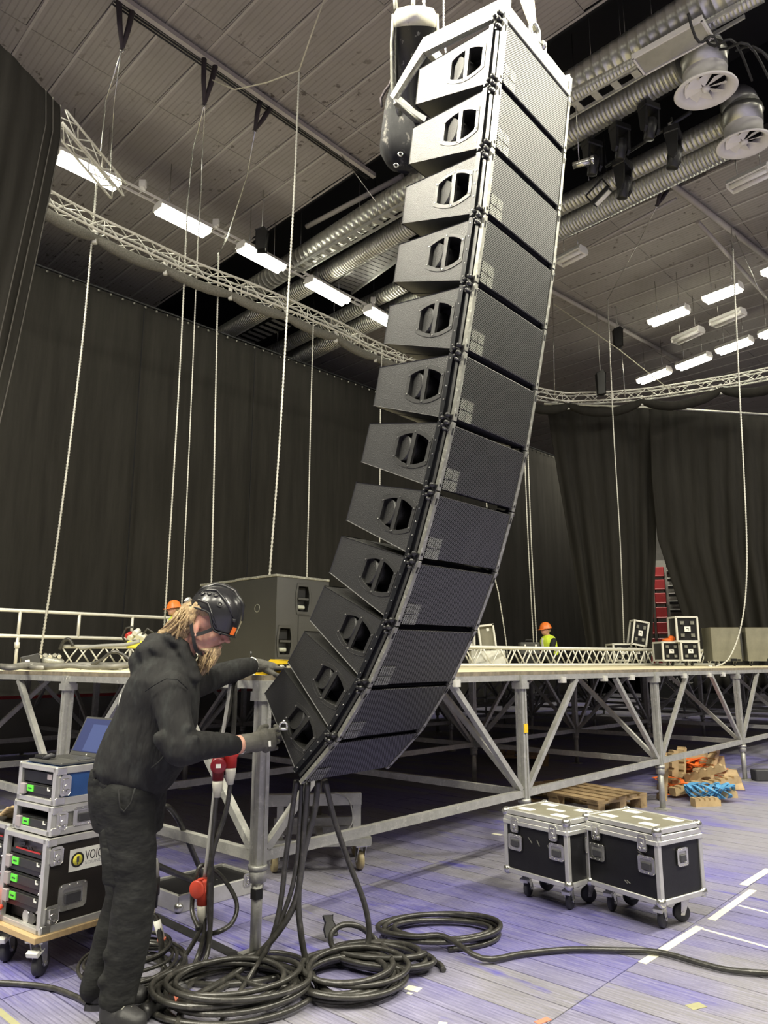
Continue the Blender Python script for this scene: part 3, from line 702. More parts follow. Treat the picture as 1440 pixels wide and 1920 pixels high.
# pipe with grommet ties along its top
tag(build(MB().tube([U(bl, 10.05), U(br, 10.05)], .03, 8), 'drape_pipe', M['blackmetal'], None, TR(*U(bl, 10.05)), local=False), 'dark pipe carrying the backdrop curtain', 'pipe')
tie = MB()
for k in range(110):
    P = U(bl, 10.0).lerp(U(br, 10.0), (k + .5) / 110) + Vector((.03, -.05, -.05)); tie.box(P, (.035, .035, .045))
tag(build(tie, 'curtain_ties', M['edge'], back, local=False), kind='stuff')
# seams of the backdrop
for t_ in (.357, .458, .612):
    P = U(bl, 9.9).lerp(U(br, 9.9), t_) + Vector((.08, -.08, 0)); build(MB().bar(P, U(P, .1), .035, .02), 'hem_seam', M['void'], back, local=False)
# black side leg at upper left, gathered towards its foot
pA, pB = atz(-330, -260, 9.3), atz(113, 200, 9.3); nrm = (pB - pA).cross(Vector((0, 0, 1)))
ed = [pB] + [atplane(x, y, pB, nrm) for x, y in ((113, 262), (90, 380), (62, 510), (30, 660), (-10, 830))]
ed.append(Vector((ed[-1].x - .5, ed[-1].y - .3, .02)))
el = [pA.lerp(pB, 0) + Vector((0, 0, P.z - pA.z)) for P in ed]
drape('side_drape', 'black side curtain at the upper left, its edge drawn away to the left', el, ed, M['drape'], 5, .035, 8, 150, 16)
for off_ in (.0, -.16, -.30): build(MB().tube([P + (pB - pA).normalized() * off_ + Vector((.02, -.03, 0)) for P in ed], .008, 6), 'hem', M['drapeedge'], bpy.data.objects['side_drape'], local=False)
# right hand curtains with a gap that opens towards the floor
def RC(px, py, Y=22.0): return aty(px, py, Y)
zt = RC(1200, 766).z
def col(xt, xs, Y=22.0): return [aty(x, y, Y) for x, y in xs]
L1 = [RC(1025, 759), RC(1048, 900), RC(1073, 1040), RC(1100, 1200), RC(1105, 1300)]
R1 = [RC(1233, 767), RC(1230, 900), RC(1229, 1040), RC(1222, 1200), RC(1216, 1300)]
drape('stage_drape', 'black curtain right of the speaker column, its left edge slanting', L1, R1, M['drape'], 5, .12, 12, 160, 16)
L2 = [RC(1218, 767, 21.7), RC(1222, 900, 21.7), RC(1233, 1010, 21.7), RC(1288, 1180, 21.7), RC(1302, 1300, 21.7)]
R2 = [RC(1560, 788, 20.0), RC(1560, 900, 20.0), RC(1560, 1040, 20.0), RC(1560, 1200, 20.0), RC(1560, 1300, 20.0)]
drape('stage_drape', 'black curtain at the right picture edge, pulled aside to show red seats', L2, R2, M['drape'], 5, .12, 15, 200, 16)
tag(build(MB().tube([RC(1020, 757), RC(1240, 765), RC(1560, 785, 20.0)], .035, 8), 'drape_pipe', M['alubright'], None, TR(*RC(1020, 757)), local=False), 'white pipe carrying the two right curtains', 'pipe')

# ================================================================ RING TRUSS
def spline(pts, n):
    P = [pts[0] * 2 - pts[1]] + list(pts) + [pts[-1] * 2 - pts[-2]]; out = []
    for i in range(1, len(P) - 2):
        for k in range(n):
            t = k / n; a, b, c, d = P[i - 1], P[i], P[i + 1], P[i + 2]
            out.append(.5 * ((2 * b) + (c - a) * t + (2 * a - 5 * b + 4 * c - d) * t * t + (3 * b - a - 3 * c + d) * t ** 3))
    out.append(P[-2]); return out
TZ = 9.3
def lattice(path, h, w, r=.024, rb=.011, m='alubright', thing_=None, name='chord', every=1):
    """box truss along a polyline: four chords and zigzag lattice"""
    n = len(path); fr = []
    for i, p in enumerate(path):
        d = path[min(i + 1, n - 1)] - path[max(i - 1, 0)]; d.normalize(); s = d.cross(Vector((0, 0, 1))); s.normalize(); u = s.cross(d); fr.append((p, s, u))
    C = [[p + s * (a * w / 2) + u * (b * h / 2) for p, s, u in fr] for a, b in ((-1, 1), (1, 1), (1, -1), (-1, -1))]
    for c in C: build(MB().tube(c, r, 8), name, M[m], thing_, local=False)
    return C
ring_px = [(40, 345), (90, 378), (180, 425), (270, 466), (370, 511), (480, 552), (620, 612), (760, 676)]
ring_px2 = [(1020, 741), (1100, 746), (1200, 740), (1300, 726), (1440, 701), (1560, 668)]
rp = [atz(x, y, TZ) for x, y in ring_px] + [atz(x, y, TZ) for x, y in ring_px2]
path = spline(rp, 10)
ring = thing('ring_truss', 'long curved aluminium truss sweeping round above the stage curtains', 'truss', TR(*rp[0]))
C = lattice(path, .26, .26, .024, thing_=ring)
# lattice braces at even spacing
zig = MB(); acc = 0; last = 0; flip = 0
dense = spline(path, 4); nd = len(dense)
marks = [dense[0]]
for p in dense[1:]:
    if (p - marks[-1]).length > .30: marks.append(p)
fr = []
for i, p in enumerate(marks):
    d = marks[min(i + 1, len(marks) - 1)] - marks[max(i - 1, 0)]; d.normalize(); s = d.cross(Vector((0, 0, 1))).normalized(); fr.append([p + s * (a * .13) + Vector((0, 0, b * .13)) for a, b in ((-1, 1), (1, 1), (1, -1), (-1, -1))])
for i in range(len(fr) - 1):
    for k in range(4):
        a, b = fr[i], fr[i + 1]; k2 = (k + 1) % 4
        if i % 2: zig.cyl(a[k], b[k2], .011, 5, caps=False)
        else: zig.cyl(a[k2], b[k], .011, 5, caps=False)
        if i % 5 == 0: zig.cyl(a[k], a[k2], .011, 5, caps=False)
tag(build(zig, 'lattice_braces', M['alubright'], ring, local=False), kind='stuff')
# rolled curtain tied under the left half, in swags
def swag(name, label, pts, r, sag, m, seg, tie_m):
    mk = [pts[0]]
    for p in pts[1:]:
        if (p - mk[-1]).length > seg: mk.append(p)
    t = thing(name, label, 'curtain', TR(*mk[0])); out = []; rs = []
    for i in range(len(mk) - 1):
        for k in range(14):
            s = k / 14; e = 1 - (2 * s - 1) ** 2
            out.append(mk[i].lerp(mk[i + 1], s) + Vector((0, 0, -.22 - sag * e))); rs.append(r * (.62 + .38 * min(1, e * 1.7)) * (1 + .07 * (k % 2)))
    build(MB().tube(out, rs, 14), 'roll', M[m], t, local=False)
    for p in mk[1:-1]: build(MB().box(p + Vector((0, 0, -.19)), (.07, .07, .30)), 'tie', M[tie_m], t, local=False)
    return t
dl = [p for p in dense if p.x < 2.0]; dr = [p for p in dense if p.x > 3.6]
swag('rolled_curtain', 'pale netted curtain rolled up in swags under the left half of the ring truss', dl, .10, .07, 'rolled', 1.45, 'label')
swag('rolled_curtain', 'dark curtain gathered in swags under the right half of the ring truss', dr, .13, .28, 'drape', 2.1, 'label')
# short truss hanging beside the first lamp
pa, pb = atz(108, 222, 10.3), atz(222, 358, 10.0)
t = thing('hanging_truss', 'short aluminium truss dangling in front of the first lamp at upper left', 'truss', TR(*pa))
lattice([pa.lerp(pb, k / 4) for k in range(5)], .27, .27, .022, thing_=t)
dv = (pb - pa); L = dv.length; dv.normalize(); s = dv.cross(Vector((0, 0, 1))).normalized(); n = int(L / .27)
for k in range(n):
    a, b = pa + dv * (k * L / n), pa + dv * ((k + 1) * L / n)
    for (x0, z0, x1, z1) in ((-1, 1, 1, 1), (1, 1, 1, -1), (1, -1, -1, -1), (-1, -1, -1, 1)):
        if k % 2: x0, z0, x1, z1 = x1, z1, x0, z0
        build(MB().cyl(a + s * (x0 * .135) + Vector((0, 0, z0 * .135)), b + s * (x1 * .135) + Vector((0, 0, z1 * .135)), .011, 6), 'diagonal', M['alubright'], t, local=False)

# ================================================================ CHAINS AND WIRES
def chain(label, pts, r=.017, link=.055, name='hoist_chain', m='chain', group=None):
    sp = spline(pts, 24) if len(pts) > 2 else [pts[0].lerp(pts[1], k / 24) for k in range(25)]
    L = sum((b - a).length for a, b in zip(sp, sp[1:])); n = int(L / link * 2); out = []; rs = []; i = 0; acc = 0
    for k in range(n + 1):
        tgt = L * k / n
        while i < len(sp) - 2 and acc + (sp[i + 1] - sp[i]).length < tgt: acc += (sp[i + 1] - sp[i]).length; i += 1
        sl = (sp[i + 1] - sp[i]).length; out.append(sp[i].lerp(sp[i + 1], min(1, (tgt - acc) / max(sl, 1e-6)))); rs.append(r if k % 2 else r * .55)
    o = build(MB().tube(out, rs, 6), name, M[m], None, TR(*pts[-1]), local=False); return tag(o, label, 'chain', group)
A = lambda Y, *p: [aty(x, y, Y) for x, y in p]
AV = lambda *p: [aty(x, y, Y) for x, y, Y in p]
chain('leftmost hanging chain, running down to the small hoist on the stage', A(12.2, (181, 345), (166, 520), (150, 680), (112, 980), (76, 1226)), .024)
chain('hanging chain left of the helmeted man, left one of a close pair', A(13.6, (352, 372), (340, 640), (325, 900), (309, 1160), (305, 1252)), .021)
chain('hanging chain left of the helmeted man, right one of a close pair', A(13.8, (377, 360), (370, 480), (360, 720), (350, 940), (341, 1130), (338, 1252)), .016)
chain('hanging chain straight above the black helmet', A(14.2, (410, 474), (406, 660), (401, 900), (396, 1110), (394, 1252)), .021)
chain('long chain ending behind the stage subwoofer, rigged to a wire bridle', A(10.0, (561, 135), (552, 350), (540, 560), (522, 860), (504, 1100), (497, 1252)), .019)
chain('thin chain just left of the speaker column, above the subwoofer', A(15.6, (588, 590), (583, 760), (579, 930), (575, 1100), (573, 1250)), .019)
chain('chain half hidden behind the speaker column', A(17.6, (716, 650), (713, 780), (712, 1000), (711, 1248)), .019)
chain('thin chain right of the speaker column, ending on the far truss', A(14.6, (872, 400), (905, 860), (925, 1060), (936, 1120), (949, 1205), (952, 1250)), .015)
chain('right hand pair of thin chains beside the speaker column, left one', A(17.0, (966, 560), (978, 730), (990, 1010), (1001, 1215), (1003, 1249)), .018)
chain('right hand pair of thin chains beside the speaker column, right one', A(17.0, (973, 560), (985, 730), (996, 1010), (1007, 1215), (1009, 1249)), .018)
chain('chain hanging before the right curtain, ending at the open flight cases', A(19.3, (1139, 560), (1150, 800), (1163, 1020), (1170, 1212), (1171, 1248)), .021)
chain('rightmost chain curving onto the deck by the right speakers', A(14.3, (1374, 470), (1386, 720), (1399, 980), (1399, 1100), (1388, 1180), (1368, 1232), (1345, 1249), (1328, 1249)), .019)
def wire(label, pts, r=.012, m='chrome', name='steel_wire'):
    o = build(MB().tube(pts, r, 6), name, M[m], None, TR(*pts[0]), local=False); return tag(o, label, 'wire')
def sling(label, top, bot, spread=.12):
    t = thing('beam_sling', label, 'sling', TR(*top))
    sv = Vector((.7, .7, 0))
    for k in (-1, 1): build(MB().tube([top + sv * (k * spread), top.lerp(bot, .5) + sv * (k * spread * .6), bot], [.05, .045, .03], 8), 'strap', M['darksling'], t, local=False)
    build(MB().tube([bot + Vector((0, 0, .05)), bot + Vector((.04, 0, 0)), bot + Vector((0, 0, -.07)), bot + Vector((-.04, 0, 0))], .014, 6, closed=True), 'shackle', M['chrome'], t, local=False)
    return t
sz = CZ - .1
def slingpx(label, a, b): P = atz(*a, sz); sling(label, P, aty(*b, P.y))
slingpx('dark sling choked on the ceiling rail at the top left', (236, 8), (229, 92))
slingpx('dark double sling on the ceiling rail above the second lamp', (394, 112), (383, 196))
slingpx('dark sling on the ceiling rail above the third lamp', (497, 196), (478, 244))
slingpx('dark sling under the right ceiling rail', (1247, 352), (1232, 385))
wire('steel wire from the top left sling to the dangling truss', AV((228, 95, 9.9), (198, 188, 10.6), (189, 292, 11.6)))
wire('second thin wire from the top left sling', AV((227, 96, 9.9), (214, 190, 10.4), (205, 345, 11.7)), .006)
wire('steel wire from the double sling to the ring truss, left one', AV((382, 200, 11.1), (361, 285, 12.3), (353, 375, 13.6)))
wire('steel wire from the double sling to the ring truss, right one', AV((384, 200, 11.1), (379, 300, 12.6), (377, 362, 13.8)), .010)
wire('slack wire from the third sling down to the ring truss', AV((478, 246, 12), (463, 330, 13), (428, 440, 14), (410, 478, 14.2)))
wire('white rope rising from the bridle past the top edge', AV((640, -90, 9.0), (585, 62, 9.7), (561, 132, 10.0)), .012, 'sling')
wire('white bridle rope between double sling and long chain', AV((398, 150, 11.0), (440, 168, 10.7), (500, 155, 10.3), (561, 132, 10.0)), .011, 'sling')
wire('thin wire from the right sling to the right curtain chain', AV((1231, 388, 14.5), (1200, 450, 15.6), (1139, 562, 19.3)), .008)
wire('long rope from the speaker column to the right ring truss', AV((1038, 570, 19), (1160, 655, 19.6), (1262, 736, 20.0)), .014, 'sling')
wire('thin vertical wire between column and right curtain', AV((1036, 545, 20), (1040, 748, 20.6)), .008)
wire('wire from the ceiling pipe to the right ring truss, beside the lit tubes', AV((1163, 622, 20.8), (1172, 744, 20.8)), .012)
wire('short wire from the right ceiling down to the rightmost chain', AV((1371, 425, 15.3), (1374, 474, 14.3)), .012)
wire('slanting wire from the upper right rail', AV((1378, 440, 15.3), (1424, 545, 15.3)), .008)
wire('thin wire over the recess left of the speaker column', AV((640, 290, 12.9), (705, 378, 12.9)), .008)
for lb, a, b in (('small black hoist body on the right ceiling pipe', (1157, 622), (1160, 650)), ('dark chain bag hung above the right ring truss', (1128, 705), (1128, 740)), ('black hoist hung under the ceiling near the third lamp', (490, 438), (490, 470))):
    Yh = {1157: 20.6, 1128: 20.6, 490: 15.0}[a[0]]; P, Q = aty(*a, Yh), aty(*b, Yh); w = (P - Q).length * 1.1
    t = thing('hanging_hoist', lb, 'hoist', TR(*Q))
    build(MB().prism([(-.10, 0), (.10, 0), (.13, w), (.05, w * 1.15), (-.13, w)], -.09, .09, 1), 'body', M['black'], t, bevel=.02)
    build(MB().cyl((0, 0, w), (0, 0, CZ - Q.z), .012, 6), 'chain', M['chain'], t)

# ================================================================ LINE ARRAY
APTS = [(.557, 2.886, 4.412), (.523, 2.918, 4.099), (.489, 2.95, 3.786), (.452, 2.985, 3.473), (.406, 3.027, 3.162), (.357, 3.072, 2.853), (.304, 3.12, 2.544), (.234, 3.183, 2.241), (.153, 3.255, 1.944), (.051, 3.344, 1.657), (-.073, 3.453, 1.387), (-.223, 3.583, 1.14)]
AANG = [8.44, 8.51, 9.18, 11.41, 12.16, 12.93, 17.22, 20.1, 25.28, 31.52, 38.56, 48.13]
AN, AW, AZ = Vector((.76146, -.64821, 0)), Vector((.64819, .76144, .00769)), Vector((-.00499, -.00586, .99997))
HB, WB = .3168, .6507
def box_frame(i):
    a = math.radians(AANG[i]); f = AN * math.cos(a) - AZ * math.sin(a); u = AZ * math.cos(a) + AN * math.sin(a)
    return frame(APTS[i], AW, -f, u)
def barrel(cy, cz, hw, hs, arc, n=13):
    pts = [(cy - hw + 2 * hw * k / (n - 1), cz + hs + arc * (1 - (2 * k / (n - 1) - 1) ** 2)) for k in range(n)]
    return pts + [(cy + hw - 2 * hw * k / (n - 1), cz - hs - arc * (1 - (2 * k / (n - 1) - 1) ** 2)) for k in range(n)]
GB = grille_mat(); GB.name = 'perforated_badge'
for nd in GB.node_tree.nodes:
    if nd.type == 'VALTORGB':
        nd.color_ramp.elements[0].color = (.15, .155, .13, 1); nd.color_ramp.elements[1].color = (.22, .225, .19, 1)
spk0 = thing('line_array_speaker', 'x', 'loudspeaker', box_frame(0), 'speakers of the hanging line array')
prof = [(.081, -.013), (.493, -.055), (.493, -.247), (.081, -.299)]
hole = barrel(.197, -.147, .089, .047, .027)
cab = MB().prism(prof, 0, .15, 0, holes=[hole]).prism(prof, .15, WB - .15, 0).prism(prof, WB - .15, WB, 0, holes=[hole])
build(cab, 'cabinet', M['cab'], spk0, bevel=.003)
for sx in (0, 1):
    X = (lambda a, b: (a, b)) if sx == 0 else (lambda a, b: (WB - b, WB - a))
    hp = build(MB().prism(barrel(.197, -.147, .107, .059, .031), *X(-.0025, .004), 0, holes=[barrel(.197, -.147, .089, .046, .027)]), 'port_frame', M['frame'], spk0, bevel=.001)
    build(MB().prism([(.187, -.230), (.207, -.230), (.207, -.064), (.187, -.064)], *X(-.003, .012), 0), 'grip_bar', M['frame'], hp, bevel=.003)
    sc = MB()
    for yy, zz in ((.100, -.102), (.100, -.192), (.294, -.102), (.294, -.192), (.197, -.066), (.197, -.228)):
        x0, x1 = X(-.006, -.003); sc.cyl((x0, yy, zz), (x1, yy, zz), .0042, 8)
    build(sc, 'screws', M['chrome'], hp)
    x0, x1 = X(.06, .148); build(MB().prism(barrel(.197, -.147, .0885, .0465, .0265), *X(.09, .149), 0), 'port_shade', M['void'], hp)  # dark plug; the shade inside the port is put into its colour
    x0, x1 = X(.012, .10); build(MB().cyl((x0, .265, -.147), (x1, .235, -.147), .062, 20), 'driver_back', M['cab'], hp)
    rail = build(MB().prism([(.058, -.006), (.080, -.006), (.080, -.310), (.058, -.310)], *X(-.004, .03), 0), 'side_rail', M['blackmetal'], spk0, bevel=.002)
    build(MB().prism([(.012, -.006), (.058, -.006), (.058, -.310), (.012, -.310)], *X(.010, .03), 0), 'side_channel', M['blackmetal'], spk0)
    build(MB().prism([(.026, -.02), (.040, -.02), (.040, -.296), (.026, -.296)], *X(.002, .012), 0), 'channel_bead', M['frame'], spk0)
    rv = MB()
    for k in range(5): x0, x1 = X(-.007, 0); rv.cyl((x0, .069, -.03 - .063 * k), (x1, .069, -.03 - .063 * k), .0035, 6)
    build(rv, 'rivets', M['chrome'], rail)
    es = build(MB().prism([(-.004, -.003), (.014, -.003), (.014, -.313), (-.004, -.313)], *X(-.002, .020), 0), 'edge_strip', M['edge'], spk0, bevel=.002)
    x0, x1 = X(.004, .014); build(MB().box(((x0 + x1) / 2, -.004, -.045), (x1 - x0, .003, .030)).box(((x0 + x1) / 2, -.004, -.288), (x1 - x0, .003, .012)), 'slot', M['void'], es)
    lk = MB()
    lk.prism([(.004, .030), (.046, .020), (.046, -.040), (.010, -.046)], *X(-.006, .004), 0)
    for yy, zz, rr, ln in ((.020, .022, .010, .022), (.038, .006, .008, .030), (.016, -.012, .009, .026), (.036, -.026, .008, .020), (.022, -.040, .007, .024), (.050, -.010, .006, .026)):
        x0, x1 = X(-ln, 0); lk.cyl((x0, yy, zz), (x1, yy, zz), rr, 8); lk.ell((x0 if sx == 0 else x1, yy, zz), rr * 1.25, None, 8, 6)
    build(lk, 'rigging_pins', M['hoist'], spk0)
build(MB().box((WB / 2, .05, -HB / 2), (WB - .06, .06, HB - .03)), 'baffle', M['void'], spk0)
build(MB().box((WB / 2, .004, -.158), (WB - .046, .012, .286)), 'grille', M['grille'], spk0, bevel=.004, seg=2)
for k in range(4):
    build(MB().box((.052 + .051 * (k % 2), -.0035, -.228 - .051 * (k // 2)), (.047, .003, .046)), 'badge_tile', GB, spk0)
build(MB().box((WB / 2, .494, -.15), (WB * .6, .008, .12)), 'rear_plate', M['blackmetal'], spk0, bevel=.003)
ordn = ['topmost', 'second from the top', 'third from the top', 'fourth from the top', 'fifth from the top', 'sixth from the top', 'seventh from the top', 'fifth from the bottom', 'fourth from the bottom', 'third from the bottom', 'second from the bottom', 'lowest']
extra = [', under the pale flying frame', '', '', '', ', beside the fifth lamp', '', ', scratched side', '', '', ', scuffed side', ', above the gripped one', ', gripped by the gloved man']
for i in range(12):
    lb = 'black line array speaker, ' + ordn[i] + ' in the hanging column' + extra[i]
    if i == 0: spk0['label'] = lb
    else: dup(spk0, box_frame(i), lb)
# flying frame on top
B0 = box_frame(0)
ff = thing('flying_frame', 'pale worn steel flying frame bolted on top of the speaker column', 'rigging frame', B0)
for k, x0 in enumerate((.0, WB - .03)):
    build(MB().prism([(-.004, .030), (.482, .028), (.490, .112), (-.004, .108)], x0, x0 + .03, 0), 'side_plate', M['edge'], ff, bevel=.003)
    build(MB().prism([(.482, .028), (.490, .112), (.675, -.128), (.655, -.150)], x0, x0 + .03, 0), 'rear_arm', M['edge'], ff, bevel=.003)
    build(MB().prism([(.675, -.128), (.655, -.155), (.425, -.36), (.415, -.335)], x0 + .004, x0 + .022, 0), 'lower_arm', M['blackmetal'], ff)
build(MB().box((WB / 2, .012, .040), (WB, .03, .078)), 'front_bar', M['edge'], ff, bevel=.003)
build(MB().box((WB / 2, .48, .07), (WB - .06, .03, .06)), 'rear_bar', M['edge'], ff, bevel=.003)
build(MB().box((WB / 2, .665, -.135), (WB - .06, .03, .05)), 'tail_bar', M['edge'], ff, bevel=.003)
build(MB().box((WB / 2 - .04, .25, .075), (.04, .50, .07)).box((WB / 2 + .04, .25, .075), (.04, .50, .07)), 'spine', M['edge'], ff, bevel=.003)
# shackle and sling at the front bar
SP = B0 @ Vector((.29, .012, .085))
t = thing('bow_shackle', 'steel bow shackle on the front bar of the flying frame', 'shackle', TR(*SP))
ring_ = [Vector((.035 * math.cos(a), 0, .05 + .05 * math.sin(a))) for a in [math.radians(-60 + 300 * k / 14) for k in range(15)]]
build(MB().tube(ring_, .010, 8), 'bow', M['chrome'], t, W=TR(*SP) @ RZ(.7)); build(MB().cyl((-.05, 0, .005), (.05, 0, .005), .012, 10).cyl((.045, 0, .005), (.065, 0, .005), .022, 12), 'pin', M['chrome'], t, W=TR(*SP) @ RZ(.7))
tag(build(MB().tube([SP + Vector((0, .02, .09)), SP + Vector((-.02, .05, .3)), SP + Vector((-.05, .12, 1.0)), SP + Vector((-.06, .15, 7.4))], [.016, .036, .042, .04], 10), 'round_sling', M['sling'], None, TR(*SP), local=False), 'cream round sling rising from the shackle of the flying frame', 'sling')
# chain hoist and chain bag behind the frame
Hc = aty(778, 40, 3.30); ax = Vector((.0, .62, -.78)).normalized(); sdx = ax.cross(Vector((0, 0, 1))).normalized(); W = frame(Hc, sdx, (-ax).cross(sdx), -ax)
t = thing('chain_hoist', 'black cylindrical chain hoist with scratched round cap behind the flying frame', 'hoist', W)
build(MB().lathe([(.001, -.46), (.09, -.46), (.104, -.42), (.104, -.02), (.108, -.02), (.108, .02), (.10, .04)], 28, caps=False), 'body', M['hoist'], t)
build(MB().lathe([(.112, -.03), (.112, .03), (.098, .053), (.001, .058)], 28), 'end_cap', M['hoistcap'], t)
build(MB().lathe([(.001, .0585), (.066, .0585), (.066, .061), (.001, .061)], 24), 'maker_plate', M['label'], t)
build(MB().box((-.01, .0, .0615), (.07, .014, .002)), 'red_print', M['red'], t); build(MB().box((0, -.028, .0615), (.06, .008, .002)).box((.01, .03, .0615), (.05, .012, .002)), 'dark_print', M['hoist'], t)
for sgn in (-1, 1): build(MB().tube([(sgn * .112, 0, .03), (sgn * .120, -.03, -.10), (sgn * .117, -.06, -.30), (sgn * .08, -.10, -.44)], .012, 6), 'carry_rail', M['edge'], t)
Hu = Hc + Vector((-.055, .02, .09))
build(MB().tube([Hu + Vector((-.045, 0, 0)), Hu + Vector((-.05, 0, .10)), Hu + Vector((0, 0, .16)), Hu + Vector((.05, 0, .10)), Hu + Vector((.045, 0, 0))], .012, 8), 'lifting_handle', M['edge'], t, local=False)
chain('load chain rising from the hoist cap', [Hc + Vector((.05, .1, 7)), Hc + Vector((.05, .02, .10))], .010, .03)
chain('thin hand chain behind the flying frame', A(3.7, (832, -40), (832, 60), (836, 100)), .006, .02)
# bag
def bagring(px0, px1, Y, d):
    a, b = aty(*px0, Y), aty(*px1, Y); c = (a + b) / 2; h = (b - a) / 2
    n = 20; return [c + h * (abs(math.cos(q)) ** .45 * math.copysign(1, math.cos(q))) + Vector((0, d * abs(math.sin(q)) ** .45 * math.copysign(1, math.sin(q)), .012 * math.sin(3 * q))) for q in [2 * math.pi * k / n for k in range(n)]]
rings = [bagring((742, 128), (775, 132), 3.62, .05), bagring((733, 165), (790, 172), 3.62, .08), bagring((722, 200), (800, 214), 3.6, .10), bagring((716, 240), (802, 258), 3.6, .11), bagring((712, 276), (802, 292), 3.6, .11), bagring((722, 297), (795, 308), 3.6, .09), bagring((742, 314), (772, 318), 3.6, .03)]
t = thing('chain_bag', 'worn black chain bag hanging behind the second speaker', 'bag', TR(*aty(750, 315, 3.6)))
build(MB().loft(rings), 'bag', M['bag'], t, local=False)
build(MB().tube([aty(x, y, 3.55) for x, y in ((742, 132), (730, 160), (722, 170), (714, 185), (716, 200))], .008, 6), 'strap', M['darksling'], t, local=False)
for x, y in ((743, 310), (751, 289)): P = aty(x, y, 3.48); build(MB().tube([P + Vector((.012 * math.cos(a), 0, .012 * math.sin(a))) for a in [k * .785 for k in range(8)]], .004, 6, closed=True), 'eyelet', M['chrome'], t, local=False)
# ================================================================ CASES AND RACKS
def text(name, s, size, m, parent, W, bold=0.0):
    cu = bpy.data.curves.new('txt', 'FONT'); cu.body = s; cu.size = size; cu.extrude = .0006; cu.offset = bold; cu.resolution_u = 3
    o = bpy.data.objects.new('txt', cu); COL.objects.link(o); dg = bpy.context.evaluated_depsgraph_get()
    me = bpy.data.meshes.new_from_object(o.evaluated_get(dg)); bpy.data.objects.remove(o); bpy.data.curves.remove(cu)
    me.materials.clear(); me.materials.append(m); r = bpy.data.objects.new(name, me); return put(r, parent, W)
def dish(parent, W, w, h, m='chrome', bar=True, name='handle'):
    """recessed case handle: rounded riveted dish, dark well, sprung grip; local x right, z up, -y out"""
    def rr(w, h, r, n=4):
        pts = []
        for cx, cz, a0 in ((w / 2 - r, h / 2 - r, 0), (-w / 2 + r, h / 2 - r, 90), (-w / 2 + r, -h / 2 + r, 180), (w / 2 - r, -h / 2 + r, 270)):
            for k in range(n + 1): a = math.radians(a0 + 90 * k / n); pts.append((cx + r * math.cos(a), cz + r * math.sin(a)))
        return pts
    o = build(MB().prism(rr(w, h, min(w, h) * .18), -.005, .001, 1, holes=[rr(w * .68, h * .62, min(w, h) * .08)]), name, M[m], parent, W=W, bevel=.002)
    build(MB().box((0, .006, 0), (w * .70, .012, h * .64)), 'well', M['ductfit'], o, W=W)
    if bar: build(MB().box((0, -.006, -h * .06), (w * .56, .012, h * .40)), 'grip', M['wheel'], o, W=W, bevel=.004)
    rv = MB()
    for k in range(4):
        for s in (-1, 1): rv.ell((w * (-.42 + .28 * k), -.006, s * h * .43), .004, None, 6, 4)
    build(rv, 'rivets', M['chrome'], o, W=W)
    return o
def latch(parent, W, w=.062, h=.09):
    o = build(MB().prism([(-w / 2, -h / 2 + .012), (-w / 2 + .012, -h / 2), (w / 2 - .012, -h / 2), (w / 2, -h / 2 + .012), (w / 2, h / 2 - .012), (w / 2 - .012, h / 2), (-w / 2 + .012, h / 2), (-w / 2, h / 2 - .012)], -.005, .001, 1), 'butterfly_latch', M['chrome'], parent, W=W, bevel=.002)
    build(MB().box((0, -.008, .012), (w * .5, .008, h * .42)).cyl((0, -.016, -.006), (0, -.004, -.006), w * .22, 10).box((-.010, -.010, -.028), (.012, .010, .016)).box((.014, -.010, -.026), (.014, .010, .012)), 'twist', M['chrome'], o, W=W, bevel=.002)
    build(MB().box((.004, -.0065, .022), (w * .34, .003, h * .2)), 'keyhole', M['void'], o, W=W)
    return o
def castor(parent, W, wr=.05, m='wheel', brake=True, h=None):
    """local origin under the case bottom, wheel touching z = -h"""
    h = h or wr * 2 + .04
    o = build(MB().box((0, 0, -.004), (wr * 1.6, wr * 1.5, .008)).prism([(-wr * .55, -.008), (wr * .55, -.008), (wr * .75, -h + wr * .8), (wr * .3, -h + wr * .8)], -wr * .50, -wr * .40, 0).prism([(-wr * .55, -.008), (wr * .55, -.008), (wr * .75, -h + wr * .8), (wr * .3, -h + wr * .8)], wr * .40, wr * .50, 0), 'castor_fork', M['chrome'], parent, W=W)
    build(MB().lathe([(.004, -wr * .32), (wr * .86, -wr * .32), (wr, -wr * .2), (wr, wr * .2), (wr * .86, wr * .32), (.004, wr * .32)], 24, TR(0, wr * .5, -h + wr) @ RY(math.pi / 2)), 'wheel', M[m], o, W=W)
    build(MB().cyl((-wr * .55, wr * .5, -h + wr), (wr * .55, wr * .5, -h + wr), wr * .2, 10), 'axle', M['chrome'], o, W=W)
    if brake: build(MB().box((0, -wr * .62, -wr * .80), (wr * 1.05, wr * 1.1, .010), RX(.35)).box((0, -wr * 1.0, -wr * .62), (wr * 1.05, .024, .022), RX(.35)), 'brake_pedal', M['label'], o, W=W, bevel=.002)
    return o
